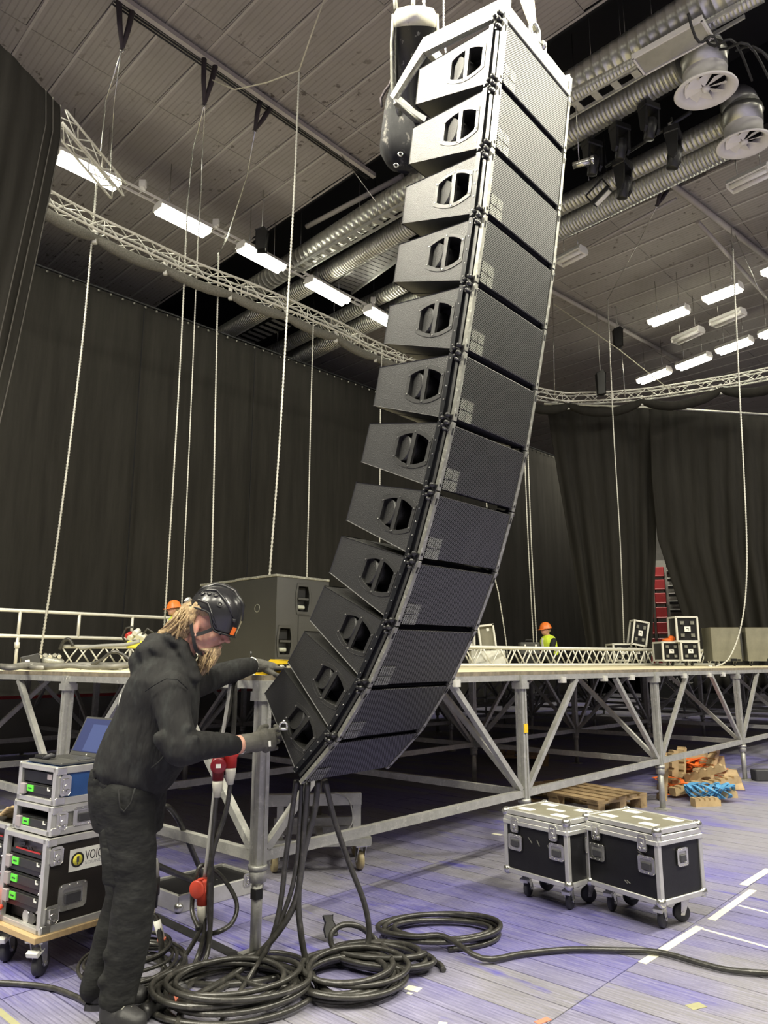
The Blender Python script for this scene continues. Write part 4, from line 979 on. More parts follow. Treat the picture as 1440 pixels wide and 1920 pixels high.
def flight_case(name, label, W, L, D, z0, z1, group=None, lid=.075, panel='casepanel', top='casetop', wheels=True, cups=True):
    t = thing(name, label, 'flight case', W, group); H = z1 - z0; e = .030
    build(MB().box((L / 2, D / 2, (z0 + z1) / 2), (L - .012, D - .012, H - .012)), 'body', M[panel], t)
    build(MB().box((L / 2, D / 2, z1 - .003), (L - .03, D - .03, .008)), 'lid_panel', M[top], t)
    def ex(c, s, nm='edge_profile'): return build(MB().box(c, s), nm, M['alu'], t, bevel=.003)
    for x in (e / 2 - .003, L - e / 2 + .003):
        for y in (e / 2 - .003, D - e / 2 + .003): ex((x, y, (z0 + z1) / 2), (e, e, H))
    for y in (e / 2 - .003, D - e / 2 + .003): ex((L / 2, y, z0 + e / 2), (L, e, e)); ex((L / 2, y, z1 - e / 2 + .002), (L, e, e))
    for x in (e / 2 - .003, L - e / 2 + .003): ex((x, D / 2, z0 + e / 2), (e, D, e)); ex((x, D / 2, z1 - e / 2 + .002), (e, D, e))
    zl = z1 - lid
    for (c, s) in (((L / 2, -.005, zl), (L, .012, .026)), ((L / 2, D + .005, zl), (L, .012, .026)), ((-.005, D / 2, zl), (.012, D, .026)), ((L + .005, D / 2, zl), (.012, D, .026))): ex(c, s, 'lid_rim')
    for (c, s) in (((L / 2, -.003, zl + .028), (L - .05, .012, .030)), ((L + .003, D / 2, zl + .028), (.012, D - .05, .030))): ex(c, s, 'lid_wall')
    for x in (.012, L - .012):
        for y in (.012, D - .012):
            for z in (z0 + .016, z1 - .016):
                build(MB().ell((x, y, z), (.030, .030, .030), None, 10, 6), 'ball_corner', M['chrome'], t)
    for x in (.10, L - .10): latch(t, W @ TR(x, -.009, zl - .012))
    for x in (.095, L - .085): dish(t, W @ TR(x, -.001, z0 + H * .50), .115, .098)
    dish(t, W @ TR(L + .001, D * .52, z0 + H * .58) @ RZ(math.pi / 2), .10, .10)
    if cups:
        for x in (.12, L - .12):
            for y in (.09, D - .09): build(MB().box((x, y, z1 + .002), (.11, .065, .005)), 'castor_cup', M['label'], t, bevel=.003)
        build(MB().box((L * .52, D / 2, z1 + .0022), (.12, .05, .003)), 'paper_label', M['label'], t)
    if wheels:
        for x in (.09, L - .09):
            for y in (.10, D - .08): castor(t, W @ TR(x, y, z0) @ RZ(.3 if y < .2 else 2.6), .05, brake=y < .2, h=z0 - .001)
    sc = MB(); rnd = random.Random(label)
    for k in range(3): x, z = rnd.uniform(.15, L - .1), rnd.uniform(z0 + .06, zl - .06); sc.bar((x, .0045, z), (x + rnd.uniform(.01, .05), .0045, z - rnd.uniform(.01, .04)), .004, .004, (0, 1, 0))
    build(sc, 'scratches', M['edge'], t)
    return t
def yawframe(P, dx): dx = Vector((dx[0], dx[1], 0)).normalized(); return frame((P[0], P[1], 0), dx, Vector((-dx.y, dx.x, 0)), (0, 0, 1))
p, q = hall(1.72, -.425), hall(1.64, -.935)
flight_case('flight_case', 'black wheeled flight case on the floor, the farther one in front of the pallet', yawframe(p, q - p), (q - p).length, .42, .155, .545, 'two wheeled flight cases')
p, q = hall(1.825, -.955), hall(1.695, -1.480)
flight_case('flight_case', 'black wheeled flight case on the floor, the nearer right one with lighter side face', yawframe(p, q - p), (q - p).length, .41, .155, .560, 'two wheeled flight cases')

# ---- amplifier racks on the left
RF = Vector((-.80, .60, 0)); RS = Vector((.60, .80, 0))
def rackframe(P): return frame((P[0], P[1], 0), -RF, RS, (0, 0, 1))     # x: along front to the near corner; local origin at near corner, x negative to the left
def rack(name, label, P, z0, z1, wd, dp, units, panel, silver=False, group=None):
    W = rackframe(P); t = thing(name, label, 'rack case', W, group); e = .032; H = z1 - z0
    pm = M['edge'] if silver else M[panel]
    build(MB().box((-.006, dp / 2, (z0 + z1) / 2), (.012, dp - .01, H - .01)).box((-wd + .006, dp / 2, (z0 + z1) / 2), (.012, dp - .01, H - .01)).box((-wd / 2, dp / 2, z1 - .006), (wd, dp - .01, .010)).box((-wd / 2, dp / 2, z0 + .006), (wd, dp - .01, .010)).box((-wd / 2, dp - .006, (z0 + z1) / 2), (wd, .01, H)), 'shell', pm, t)
    def ex(c, s): return build(MB().box(c, s), 'edge_profile', M['alu'], t, bevel=.003)
    for x in (-.011, -wd + .011): ex((x, .012, (z0 + z1) / 2), (.030, .030, H))
    for z in (z0 + .012, z1 - .012): ex((-wd / 2, .012, z), (wd, .030, .026)); ex((.002, dp / 2, z + (.004 if z < z0 + .1 else -.004)), (.012, dp, .036)); ex((-wd - .002, dp / 2, z), (.012, dp, .036))
    for z in (z0 + .02, z1 - .02): build(MB().box((.007, .030, z), (.006, .05, .036)), 'corner_plate', M['chrome'], t, bevel=.004)
    zc = z1 - .032
    iw = wd - .06
    for u in units:
        kind, hh = u; zc0 = zc - hh; c = (-wd / 2, .022, (zc + zc0) / 2)
        if kind == 'amp':
            a = build(MB().box((c[0], c[1] + .10, c[2]), (iw, .22, hh - .006)), 'amplifier', M['black'], t, bevel=.002)
            build(MB().box((c[0], .008, c[2] + hh * .12), (iw - .02, .010, hh * .50)), 'amplifier_grille', M['frame'], a, bevel=.002)
            build(MB().box((-wd + .060, -.002, c[2] + hh * .06), (.042, .02, hh * .70)), 'handle_block', M['greytape'], a, bevel=.003)
            build(MB().box((-wd + .122, .001, c[2] + hh * .14), (.060, .006, hh * .40)), 'green_label', M['green'], a)
            build(MB().box((-wd + .122, -.0025, c[2] + hh * .14), (.034, .001, hh * .08)), 'label_print', M['darkletter'], a)
            build(MB().box((-.060, .001, c[2] + hh * .20), (.022, .004, .006)).box((-.069, .001, c[2] + hh * .28), (.006, .004, .016)), 'corner_mark', M['label'], a)
            sc = MB()
            for sx in (-wd + .045, -.045): sc.ell((sx, .008, c[2] - hh * .36), .007, None, 8, 6)
            build(sc, 'rack_screws', M['chrome'], a)
        elif kind == 'blank': build(MB().box((c[0], c[1], c[2]), (iw, .02, hh - .004)), 'blank_panel', M['blackmetal'], t, bevel=.002); build(MB().box((-.075, .0105, c[2] + .01), (.044, .003, .026)), 'maker_badge', M['greytape'], t)
        elif kind == 'void': build(MB().box((c[0], .20, c[2]), (iw, .02, hh - .004)), 'open_slot', M['void'], t)
        elif kind == 'net':
            a = build(MB().box((c[0], c[1] + .04, c[2]), (iw, .06, hh - .004)), 'network_unit', M['laptop'], t, bevel=.002)
            build(MB().box((c[0] - .06, .0205, c[2] + hh * .22), (.06, .004, .012)).box((c[0] - .06, .0205, c[2] + hh * .06), (.05, .004, .008)).box((c[0] + .0, .0205, c[2]), (.012, .004, .012)).box((c[0] + .03, .0205, c[2]), (.012, .004, .012)), 'sockets', M['black'], a)
            build(MB().box((c[0], .0205, c[2] - hh * .16), (iw * .7, .005, .007)), 'red_stripe', M['red'], a)
            build(MB().box((c[0], .0200, c[2] - hh * .32), (iw * .95, .004, hh * .25)), 'dark_strip', M['black'], a)
        elif kind == 'power':
            a = build(MB().box((c[0], c[1] + .06, c[2]), (iw, .06, hh - .004)), 'power_unit', M['black'], t)
            for k, (rx, mm) in enumerate(((-.20, 'alu'), (-.15, 'laptop'))): build(MB().cyl((rx - wd + .43, .02, c[2]), (rx - wd + .43, .08, c[2]), .030, 14), 'power_socket', M[mm], a)
            for k in range(3): build(MB().ell((-.055, .042, c[2] - .03 + .03 * k), .008, None, 8, 6), 'lamp', M['redorange'], a)
        zc = zc0
    return t, W
PR = atz(72, 1757, .2)
t, W = rack('amp_rack', 'tall dark brown amp rack with white sticker on its side, lowest of the stack', PR, .205, .640, .40, .60, [('net', .075), ('amp', .082), ('amp', .082), ('amp', .082), ('power', .062)], 'casebrown')
for z, s in ((.555, .07), (.285, .07)): latch(t, W @ TR(.006, .055, z) @ RZ(math.pi / 2), .07, .085)
dish(t, W @ TR(.003, .160, .350) @ RZ(math.pi / 2), .155, .125)
SW = W @ TR(.0015, .130, .470) @ RZ(math.pi / 2)       # side face: x along depth, z up, -y out
stk = build(MB().box((.10, -.0006, .045), (.20, .0012, .105)), 'white_sticker', M['label'], t, W=SW)
build(MB().lathe([(.0265, .0), (.036, .0), (.036, .0012), (.0265, .0012), (.0265, .0)], 28, TR(.045, -.0015, .045) @ RX(math.pi / 2), caps=False), 'black_ring', M['black'], stk, W=SW)
build(MB().lathe([(.001, .0), (.0275, .0), (.0275, .001), (.001, .001)], 28, TR(.045, -.0014, .045) @ RX(math.pi / 2)), 'yellow_disc', M['yellowsticker'], stk, W=SW)
build(MB().box((.046, -.003, .047), (.014, .001, .028), ).box((.046, -.003, .027), (.006, .001, .010)), 'microphone_mark', M['laptop'], stk, W=SW, bevel=.0004)
text('word_voice', 'VOICE', .064, M['black'], stk, SW @ TR(.086, -.0018, .036) @ Matrix.Scale(.66, 4, (1, 0, 0)) @ RX(math.pi / 2))
text('word_sound', 'SOUND', .022, M['greyletter'], stk, SW @ TR(.087, -.0018, .014) @ Matrix.Scale(1.3, 4, (1, 0, 0)) @ RX(math.pi / 2))
# wooden dolly with castors
dl_ = thing('wooden_dolly', 'plywood dolly with swivel castors under the tall amp rack', 'dolly', W)
build(MB().box((-.20, .30, .190), (.44, .66, .030)), 'board', M['ply'], dl_, bevel=.003)
for x in (-.045, -.36):
    for y in (.03, .56): castor(dl_, W @ TR(x, y, .175) @ RZ(.5), .058, h=.174)
t2, W2 = rack('amp_rack', 'low aluminium rack in the middle of the stack, one green label', (-1.668, 3.935, 0), .648, .786, .36, .50, [('void', .032), ('amp', .075)], 'casebrown', True)
latch(t2, W2 @ TR(.006, .055, .715) @ RZ(math.pi / 2), .06, .09); dish(t2, W2 @ TR(.003, .185, .722) @ RZ(math.pi / 2), .135, .095)
t3, W3 = rack('amp_rack', 'blue sided small rack on top of the stack carrying the laptop', (-1.662, 3.940, 0), .792, .975, .36, .46, [('blank', .060), ('amp', .075)], 'bluepanel')
latch(t3, W3 @ TR(.006, .050, .885) @ RZ(math.pi / 2), .06, .10); dish(t3, W3 @ TR(.003, .25, .880) @ RZ(math.pi / 2), .13, .11)
t4, W4 = rack('amp_rack', 'second tall amp rack, cut off by the left picture edge', tuple(Vector(PR) + RF * .425 + RS * .02), .205, .655, .40, .60, [('net', .06), ('amp', .082), ('amp', .082), ('amp', .082), ('power', .062)], 'casebrown')
d4 = thing('wooden_dolly', 'plywood dolly under the rack at the left picture edge', 'dolly', W4)
build(MB().box((-.20, .30, .190), (.44, .66, .030)), 'board', M['ply'], d4, bevel=.003)
for x in (-.045, -.36):
    for y in (.03, .56): castor(d4, W4 @ TR(x, y, .175) @ RZ(.5), .058, h=.174)
# work glove lying on the second rack
g = MB()
for k in range(4): g.capsule((-.20 + .028 * k, .10, .675 + .01 * k), (-.12 + .02 * k, .02, .69 + .012 * k), .013, .010, 8)
g.capsule((-.22, .14, .675), (-.17, .11, .678), .035, .035, 10)
tag(build(g, 'work_glove', M['woodpale'], None, W4), 'pale leather work glove lying on the rack at the left edge', 'glove')
# laptop: base along the rack front, screen tipped back
LW = W3 @ TR(-.18, .02, .977)
lp = thing('laptop', 'open dark laptop with bluish screen on top of the rack stack', 'laptop', LW)
build(MB().box((0, .13, .009), (.33, .235, .016)), 'base', M['laptop'], lp, bevel=.004)
kb = build(MB().box((0, .165, .0175), (.29, .10, .002)), 'keyboard', M['keys'], lp)
ky = MB()
for r_ in range(5):
    for c_ in range(14): ky.box((-.136 + .021 * c_, .125 + .02 * r_, .0195), (.017, .016, .003))
tag(build(ky, 'keys', M['laptop'], kb), kind='stuff')
SWp = LW @ TR(0, .248, .014) @ RX(-.42)
lid_ = build(MB().box((0, .004, .112), (.33, .008, .222)), 'screen_lid', M['laptop'], lp, W=SWp, bevel=.003)
build(MB().box((0, -.0006, .118), (.30, .0016, .186)), 'display', M['screen'], lid_, W=SWp)
build(MB().box((.04, -.0018, .105), (.19, .0012, .15)), 'display_window', M['screen2'], lid_, W=SWp)
build(MB().ell((0, -.001, .012), (.005, .001, .005), None, 10, 6), 'maker_dot', M['label'], lid_, W=SWp)
wl = thing('wallet_case', 'small black folded pouch lying on the laptop', 'pouch', LW)
build(MB().box((-.10, .06, .027), (.085, .055, .018)), 'pouch', M['black'], wl, bevel=.004); build(MB().tube([(-.055, .04, .020), (-.03, .045, .030), (-.022, .06, .036), (-.035, .085, .030)], [.010, .014, .014, .010], 10), 'flap', M['wheel'], wl)
# red plug hanging in front of the racks at the left edge
def cee(label, P, Mx, name='power_connector', cap=True, red='red', s=1.0):
    W = TR(*P) @ Mx @ Matrix.Scale(s, 4); t = thing(name, label, 'plug', W)
    build(MB().lathe([(.001, .085), (.030, .085), (.036, .075), (.034, .045), (.040, .04), (.040, .03), (.032, .02), (.030, -.03), (.001, -.03)], 20), 'body', M[red], t)
    build(MB().lathe([(.028, -.028), (.028, -.05), (.024, -.085), (.020, -.09), (.018, -.115), (.001, -.116)], 18), 'sleeve', M['whiteplug'], t)
    if cap:
        build(MB().lathe([(.001, -.008), (.040, -.008), (.042, .006), (.036, .010), (.001, .011)], 22, TR(.0, -.052, .05) @ RX(math.pi / 2)), 'lid', M[red], t)
        if red == 'reddark': build(MB().box((0, -.062, .05), (.026, .003, .020)), 'lid_label', M['label'], t)
        build(MB().box((0, -.035, .085), (.02, .04, .014)), 'hinge', M[red], t)
    return t
Pq = W4 @ Vector((-.06, -.05, .275))
cee('big orange red power connector in front of the left rack', Pq, RZ(.6) @ RX(1.2) @ RZ(.5), cap=True, red='redorange', s=1.25)

# ================================================================ HANGING PLUGS AND CABLES
def cable(label, pts, r=.011, m='cable', name='cable', n=8, group=None, sm=8):
    o = build(MB().tube(spline(pts, sm), r, n), name, M[m], None, TR(*pts[-1]), local=False); return tag(o, label, 'cable', group)
Yc = 4.12
cee('dark red round capped connector below the sleeve, left of two', aty(409, 1452, Yc), RZ(.2), red='reddark', s=1.0)
cee('red and white power plug below the sleeve, right of two', aty(433, 1428, Yc), RZ(.2), cap=False, red='red', s=1.0)
cee('red and white power plug with orange lid hanging low before the open case', aty(381, 1683, Yc), RZ(-.4), cap=True, red='redorange', s=1.05)
Fz = lambda x, y, z=.014: atz(x, y, z)
DX = hall(-.03, .55, DT + .02)
cable('grey cable from the deck edge past the man\'s arm to the low red plug', [aty(438, 1245, Yc + .25), aty(434, 1268, Yc + .05), aty(425, 1330, Yc), aty(406, 1450, Yc), aty(394, 1560, Yc), aty(384, 1645, Yc)], .0095, 'cablegrey')
cable('black cable from the deck edge to the dark red connector', [aty(440, 1250, Yc + .25), aty(437, 1272, Yc + .05), aty(428, 1340, Yc + .01), aty(416, 1372, Yc + .01), aty(410, 1400, Yc + .01)], .012)
cable('black cable from the deck edge to the red and white plug', [aty(443, 1250, Yc + .25), aty(441, 1275, Yc + .05), aty(440, 1330, Yc + .02), aty(437, 1380, Yc + .01), aty(434, 1400, Yc)], .013)
cable('black cable dropping from the dark red connector to the floor', [aty(410, 1452, Yc), aty(403, 1520, Yc), aty(397, 1600, Yc), aty(396, 1680, Yc), aty(392, 1752, Yc - .02), Fz(372, 1800), Fz(330, 1835)], .013)
cable('black cable dropping from the red and white plug to the coils', [aty(433, 1462, Yc), aty(424, 1520, Yc), aty(400, 1595, Yc), aty(392, 1660, Yc - .03), aty(393, 1760, Yc - .05), aty(378, 1815, 3.98), Fz(345, 1858), Fz(300, 1880)], .013)
cable('black cable loop beside the open case', [aty(372, 1742, Yc - .1), aty(360, 1700, Yc), aty(375, 1625, Yc + .05), aty(412, 1640, Yc + .1), aty(443, 1690, Yc + .1), aty(435, 1730, Yc + .05), aty(400, 1750, Yc), Fz(370, 1745, .05), aty(383, 1720, Yc)], .012)
cable('black lead from the low red plug to the floor', [aty(381, 1715, Yc), aty(372, 1750, Yc - .02), aty(345, 1795, Yc - .05), Fz(325, 1818), Fz(290, 1835)], .012)
cable('second black lead from the low red plug to the floor', [aty(384, 1715, Yc), aty(382, 1755, Yc - .02), aty(368, 1800, Yc - .06), Fz(350, 1835), Fz(318, 1870)], .012)
cable('black cable arching behind the man\'s knees into the open case', [Fz(250, 1570, .3), aty(300, 1514, 4.6), aty(330, 1530, 4.7), aty(358, 1590, 4.8), aty(378, 1640, 4.9), Fz(385, 1690, .10)], .016)
cable('black cable leading behind the man into the open flat case', [aty(270, 1612, 4.5), aty(300, 1625, 4.6), aty(335, 1640, 4.8), aty(366, 1652, 4.9), Fz(385, 1668, .10)], .018)
# pale inline connector left of the coil
P1 = aty(289, 1645, 4.05)
t = thing('inline_connector', 'grey and black inline connector hanging beside the man\'s leg', 'plug', TR(*P1))
build(MB().lathe([(.001, .09), (.014, .088), (.022, .05), (.026, .0), (.001, -.001)], 16), 'grey_boot', M['cablegrey'], t)
build(MB().lathe([(.001, .0), (.030, .0), (.032, -.08), (.026, -.085), (.024, -.14), (.001, -.141)], 16), 'black_body', M['black'], t)
build(MB().lathe([(.016, -.14), (.014, -.18), (.001, -.181)], 12), 'white_collar', M['whiteplug'], t)
cable('black cable from the inline connector, white sleeve and red ring, running right along the floor', [P1 + Vector((0, 0, -.17)), aty(294, 1725, 4.05), aty(302, 1765, 4.03), Fz(306, 1812, .03), Fz(345, 1840), Fz(420, 1846), Fz(520, 1832), Fz(600, 1795), Fz(690, 1770)], .015)
t = thing('cable_sleeve', 'white tape sleeve with a red ring on the cable beside the coil', 'tape', TR(*aty(298, 1742, 4.05)))
build(MB().tube(A(4.045, (294, 1726), (299, 1745), (303, 1760)), .0185, 12), 'sleeve', M['label'], t, local=False); build(MB().tube(A(4.045, (303, 1759), (304, 1764)), .021, 12), 'red_ring', M['tapered'], t, local=False)
# leads dropping out of the array
Ya = 3.92
cable('black speaker lead from the lowest speaker, leftmost of the bundle', [aty(556, 1462, Ya), aty(548, 1520, Ya), aty(537, 1600, Ya + .02), aty(528, 1680, Ya + .02), aty(516, 1740, Ya), aty(496, 1790, 4.0), Fz(470, 1830), Fz(420, 1850), Fz(370, 1885)], .0135)
cable('black speaker lead from the lowest speaker, second of the bundle', [aty(566, 1465, Ya), aty(562, 1540, Ya), aty(556, 1620, Ya), aty(540, 1690, Ya), aty(505, 1770, Ya), aty(462, 1840, 3.85), Fz(415, 1915), Fz(405, 1945)], .0115)
cable('black speaker lead from the lowest speaker, third of the bundle', [aty(577, 1465, Ya), aty(572, 1540, Ya), aty(565, 1630, Ya), aty(550, 1700, Ya), aty(510, 1762, Ya), aty(455, 1815, 3.95), Fz(400, 1850, .03), Fz(350, 1880, .03), Fz(330, 1930)], .016)
cable('black speaker lead from the lowest speaker, curving into the near right coil', [aty(597, 1462, Ya), aty(590, 1520, Ya), aty(572, 1590, Ya), aty(560, 1670, Ya), aty(563, 1740, Ya), aty(578, 1815, 3.93), Fz(612, 1858, .05), Fz(650, 1868, .05), Fz(700, 1860, .05), Fz(735, 1840, .04)], .0155)
cable('black speaker lead dropping into an upright loop over the coil', [aty(609, 1462, Ya), aty(628, 1540, Ya + .05), aty(655, 1620, Ya + .15), aty(682, 1690, Ya + .2), aty(692, 1745, Ya + .22), aty(684, 1780, Ya + .2), aty(655, 1796, Ya + .18), aty(628, 1782, Ya + .2), aty(620, 1755, Ya + .22), aty(640, 1735, Ya + .25), aty(672, 1737, Ya + .27), aty(705, 1762, 4.25), Fz(735, 1790, .05), Fz(760, 1812, .03)], .0145)
def coil(label, c, rx, ry, yaw, turns, r, seed, tail=None, m='cable', lift=.018, jit=.10, name='cable_coil', head=None, phase=0):
    rnd = random.Random(seed); pts = list(head or []); n = 16; W = TR(c[0], c[1], 0) @ RZ(yaw)
    ox = oy = 0; k1 = rnd.uniform(.9, 1.1)
    for i in range(turns * n + 1):
        if i % n == 0: tx, ty, tk = rnd.uniform(-jit, jit) * rx, rnd.uniform(-jit, jit) * ry, rnd.uniform(.66, 1.10)
        ox += (tx - ox) * .15; oy += (ty - oy) * .15; k1 += (tk - k1) * .15
        a = 2 * math.pi * i / n + phase
        z = r + lift * (i / n) * .62 + lift * .5 * (1 + math.sin(a * 1.37 + seed)) * (1 if i > n else i / n)
        pts.append(W @ Vector((ox + rx * k1 * math.cos(a), oy + ry * k1 * math.sin(a), z)))
    if tail: pts += tail
    o = build(MB().tube(spline(pts, 4), r, 9), name, M[m], None, TR(c[0], c[1], 0), local=False); return tag(o, label, 'cable coil')
coil('wide black cable coil beyond the others, its tail running right across the floor', (.33, 4.52), .40, .25, .06, 4, .0140, 7,
     [Fz(905, 1797, .03), Fz(980, 1788, .02), Fz(1065, 1780, .02), Fz(1150, 1781, .02), Fz(1235, 1785, .02), Fz(1310, 1805, .02), Fz(1370, 1819, .02), Fz(1460, 1826, .02)], phase=-math.pi / 2)
coil('thick black cable coil in front of the stage leg, nearest right', (-.17, 3.86), .285, .26, .3, 7, .0128, 11, jit=.15)
coil('black cable coil lying over the back of the near right coil', (.00, 4.10), .29, .16, -.25, 5, .0135, 23, lift=.018, jit=.14)
coil('thick black cable coil at the bottom edge right of the boots', (-.70, 3.72), .36, .28, .2, 8, .0125, 5, jit=.17)
coil('thinner black cable bundle left of the hanging red plug', (-1.22, 4.02), .22, .24, .3, 9, .0088, 31, jit=.32, phase=2)
coil('single loose black cable loop between the two big coils', (-.55, 4.02), .20, .26, .5, 1, .0125, 3, [hall(.05, -.35, .02), Fz(640, 1800, .02)])
cable('thin black cable along the floor at the left edge, ending at the boots', [Fz(-20, 1842), Fz(40, 1845), Fz(95, 1852), Fz(140, 1868), Fz(172, 1885)], .013)
cable('thin black lead curling around the front boot', [Fz(250, 1905), Fz(300, 1890), Fz(335, 1912), Fz(420, 1925)], .011)
# plugs lying in the coils
Pp = Fz(318, 1848, .03); W = TR(*Pp) @ RZ(.9)
t = thing('multipin_plug', 'black cylindrical plug lying between the cable coils', 'plug', W)
build(MB().lathe([(.001, -.10), (.022, -.10), (.030, -.07), (.032, .05), (.036, .05), (.036, .085), (.001, .086)], 16, RX(math.pi / 2)), 'body', M['black'], t); build(MB().lathe([(.026, .08), (.030, .10), (.001, .101)], 16, RX(math.pi / 2)), 'face', M['wheel'], t)
Pp = Fz(298, 1885, .04); W = TR(*Pp) @ RZ(-.6)
t = thing('multipin_plug', 'black plug with a salmon tape ring beside the front boot', 'plug', W)
build(MB().lathe([(.001, -.10), (.020, -.10), (.026, -.05), (.026, .06), (.032, .065), (.032, .09), (.001, .091)], 16, RX(math.pi / 2)), 'body', M['black'], t); build(MB().lathe([(.0215, -.09), (.026, -.085), (.026, -.07), (.0215, -.065)], 16, RX(math.pi / 2), False), 'salmon_ring', M['tapered'], t)
Pp = Fz(622, 1755, .03)
t = thing('rubber_strap', 'short flat black rubber strap standing behind the near coil', 'strap', TR(*Pp) @ RZ(.5))
build(MB().prism([(-.035, .0), (.035, .0), (.030, .05), (.02, .075), (.025, .10), (-.03, .105), (-.025, .07), (-.04, .04)], -.008, .008, 1, RX(-.5)), 'strap', M['rubber'], t, bevel=.003)

# ================================================================ UNDER THE STAGE
lc = hall(.40, 1.08); W = frame((lc.x, lc.y, 0), HX, HY, (0, 0, 1))
t = thing('open_case_tray', 'shallow open flight case lid lying on the floor behind the red plug', 'case lid', W)
a_, b_ = .62, .42
build(MB().box((0, 0, .078), (a_, b_, .012)), 'inner_panel', M['casepanel'], t)
for y in (-1, 1): build(MB().box((0, y * b_ / 2, .050), (a_ + .02, .022, .10)), 'rim', M['alu'], t, bevel=.003)
for x in (-1, 1): build(MB().box((x * a_ / 2, 0, .050), (.022, b_ + .02, .10)), 'rim', M['alu'], t, bevel=.003)
for x in (-1, 1):
    for y in (-1, 1): build(MB().ell((x * a_ / 2, y * b_ / 2, .03), .03, None, 8, 6), 'ball_corner', M['chrome'], t)
for x in (-.2, .2): latch(t, W @ TR(x, -b_ / 2 - .012, .09), .07, .08)
build(MB().box((.02, 0, .0845), (.10, .008, .001)).box((.05, -.03, .0845), (.004, .004, .001)).box((.08, -.05, .0845), (.004, .004, .001)), 'white_scuffs', M['label'], t)
# steel transport cart
o_ = hall(1.42, 1.05); W = frame((o_.x, o_.y, 0), Vector((1, .12, 0)).normalized(), Vector((-.12, 1, 0)).normalized(), (0, 0, 1))
t = thing('steel_cart', 'low steel cart with tan castors under the stage behind the corner leg', 'cart', W)
for y in (-.22, .22): build(MB().box((0, y, .205), (.74, .05, .05)), 'side_rail', M['galv'], t)
for x in (-.35, 0, .35): build(MB().box((x, 0, .205), (.05, .44, .045)), 'cross_rail', M['galv'], t)
for x in (-.30, .26): build(MB().box((x, -.18, .36), (.05, .05, .28)), 'upright', M['galv'], t)
build(MB().box((-.05, -.18, .50), (.70, .06, .085)), 'top_beam', M['galv'], t, bevel=.004); build(MB().box((-.05, .05, .30), (.60, .05, .06)), 'mid_beam', M['galv'], t)
build(MB().prism([(.0, .46), (.16, .46), (.0, .30)], .27, .30, 0, TR(0, -.16, 0)), 'gusset', M['galv'], t)
for x in (-.33, .30):
    for y in (-.2, .2): castor(t, W @ TR(x, y, .18) @ RZ(.2), .066, 'wheelyellow', False, h=.179)
cable('thin grey wire dangling from the cart', [W @ Vector(v) for v in ((.10, -.22, .55), (.2, -.22, .5), (.23, -.23, .35), (.15, -.25, .2), (.22, -.30, .02), (.25, -.32, .008))], .005, 'cablegrey')
# pallets
def pallet(label, W, L=1.2, Bd=.8):
    t = thing('pallet', label, 'pallet', W, 'wooden pallets under the stage')
    for k in range(5): build(MB().box((L / 2, .06 + (Bd - .12) * k / 4, .133), (L, .125, .022)), 'top_board', M['pallet'], t, bevel=.002)
    for x in (.07, L / 2, L - .07): build(MB().box((x, Bd / 2, .111), (.14, Bd, .022)), 'cross_board', M['pallet'], t)
    for x in (.07, L / 2, L - .07):
        for y in (.06, Bd / 2, Bd - .06): build(MB().box((x, y, .060), (.14, .10, .08)), 'block', M['pallet'], t, bevel=.003)
    for y in (.06, Bd / 2, Bd - .06): build(MB().box((L / 2, y, .011), (L, .10, .020)), 'skid', M['pallet'], t)
    return t
p = atz(1228, 1511, 0); q = atz(1122, 1530, 0); dx = (p - q).normalized(); W = frame(q, Vector((-dx.y, dx.x, 0)), -dx, (0, 0, 1)) @ TR(0, -.8, 0)
pallet('wooden pallet on the floor behind the two flight cases', W)
p = atz(1030, 1437, 0); pallet('wooden pallet far under the stage beyond the first one', frame(p, (.2, .98, 0), (-.98, .2, 0), (0, 0, 1)))
# heap of timber chocks, straps and boards
def saw(n, st, h): return [(0, 0)] + [q for k in range(n) for q in ((k * st, h), (k * st + st * .55, h), (k * st + st * .75, h * .72), (k * st + st * .98, h * .72))] + [(n * st, 0)]
rnd = random.Random(9); hp = atz(1290, 1478, 0)
desc = ['standing upright at the left of the heap', 'standing upright against the dark wheel', 'lying at the left front of the heap', 'lying across the middle of the heap', 'lying under the orange straps', 'lying at the front beside the blue strap', 'leaning on the heap\'s right', 'lying lowest at the front edge of the heap', 'lying crosswise under the orange strap, upper one', 'lying lengthwise behind the blue strap', 'standing tilted between the two upright ones', 'lying at the far left of the heap']
plc = [((1248, 1500), 0, 1.45, .0), ((1268, 1486), 0, 1.5, .3), ((1262, 1497), .03, .1, .5), ((1290, 1482), .10, .35, -.6), ((1305, 1470), .18, .25, .9), ((1296, 1500), .03, .05, -.3), ((1330, 1478), .08, .8, .8), ((1300, 1512), .0, .0, .2), ((1285, 1470), .20, .15, 1.1), ((1325, 1490), .06, .12, .3), ((1278, 1480), .02, 1.2, .9), ((1252, 1480), .02, .1, 1.3)]
for k, ((px, py), z, tilt, yw) in enumerate(plc):
    P = atz(px, py, 0); W = TR(P.x, P.y, z) @ RZ(yw) @ RY(-tilt)
    o = build(MB().prism(saw(5, .095 if k != 7 else .06, .085), -.045, .045, 1), 'timber_chock', M['woodpale'], None, W, bevel=.004); tag(o, 'notched pale timber chock ' + desc[k], 'timber', 'notched chocks in the heap')
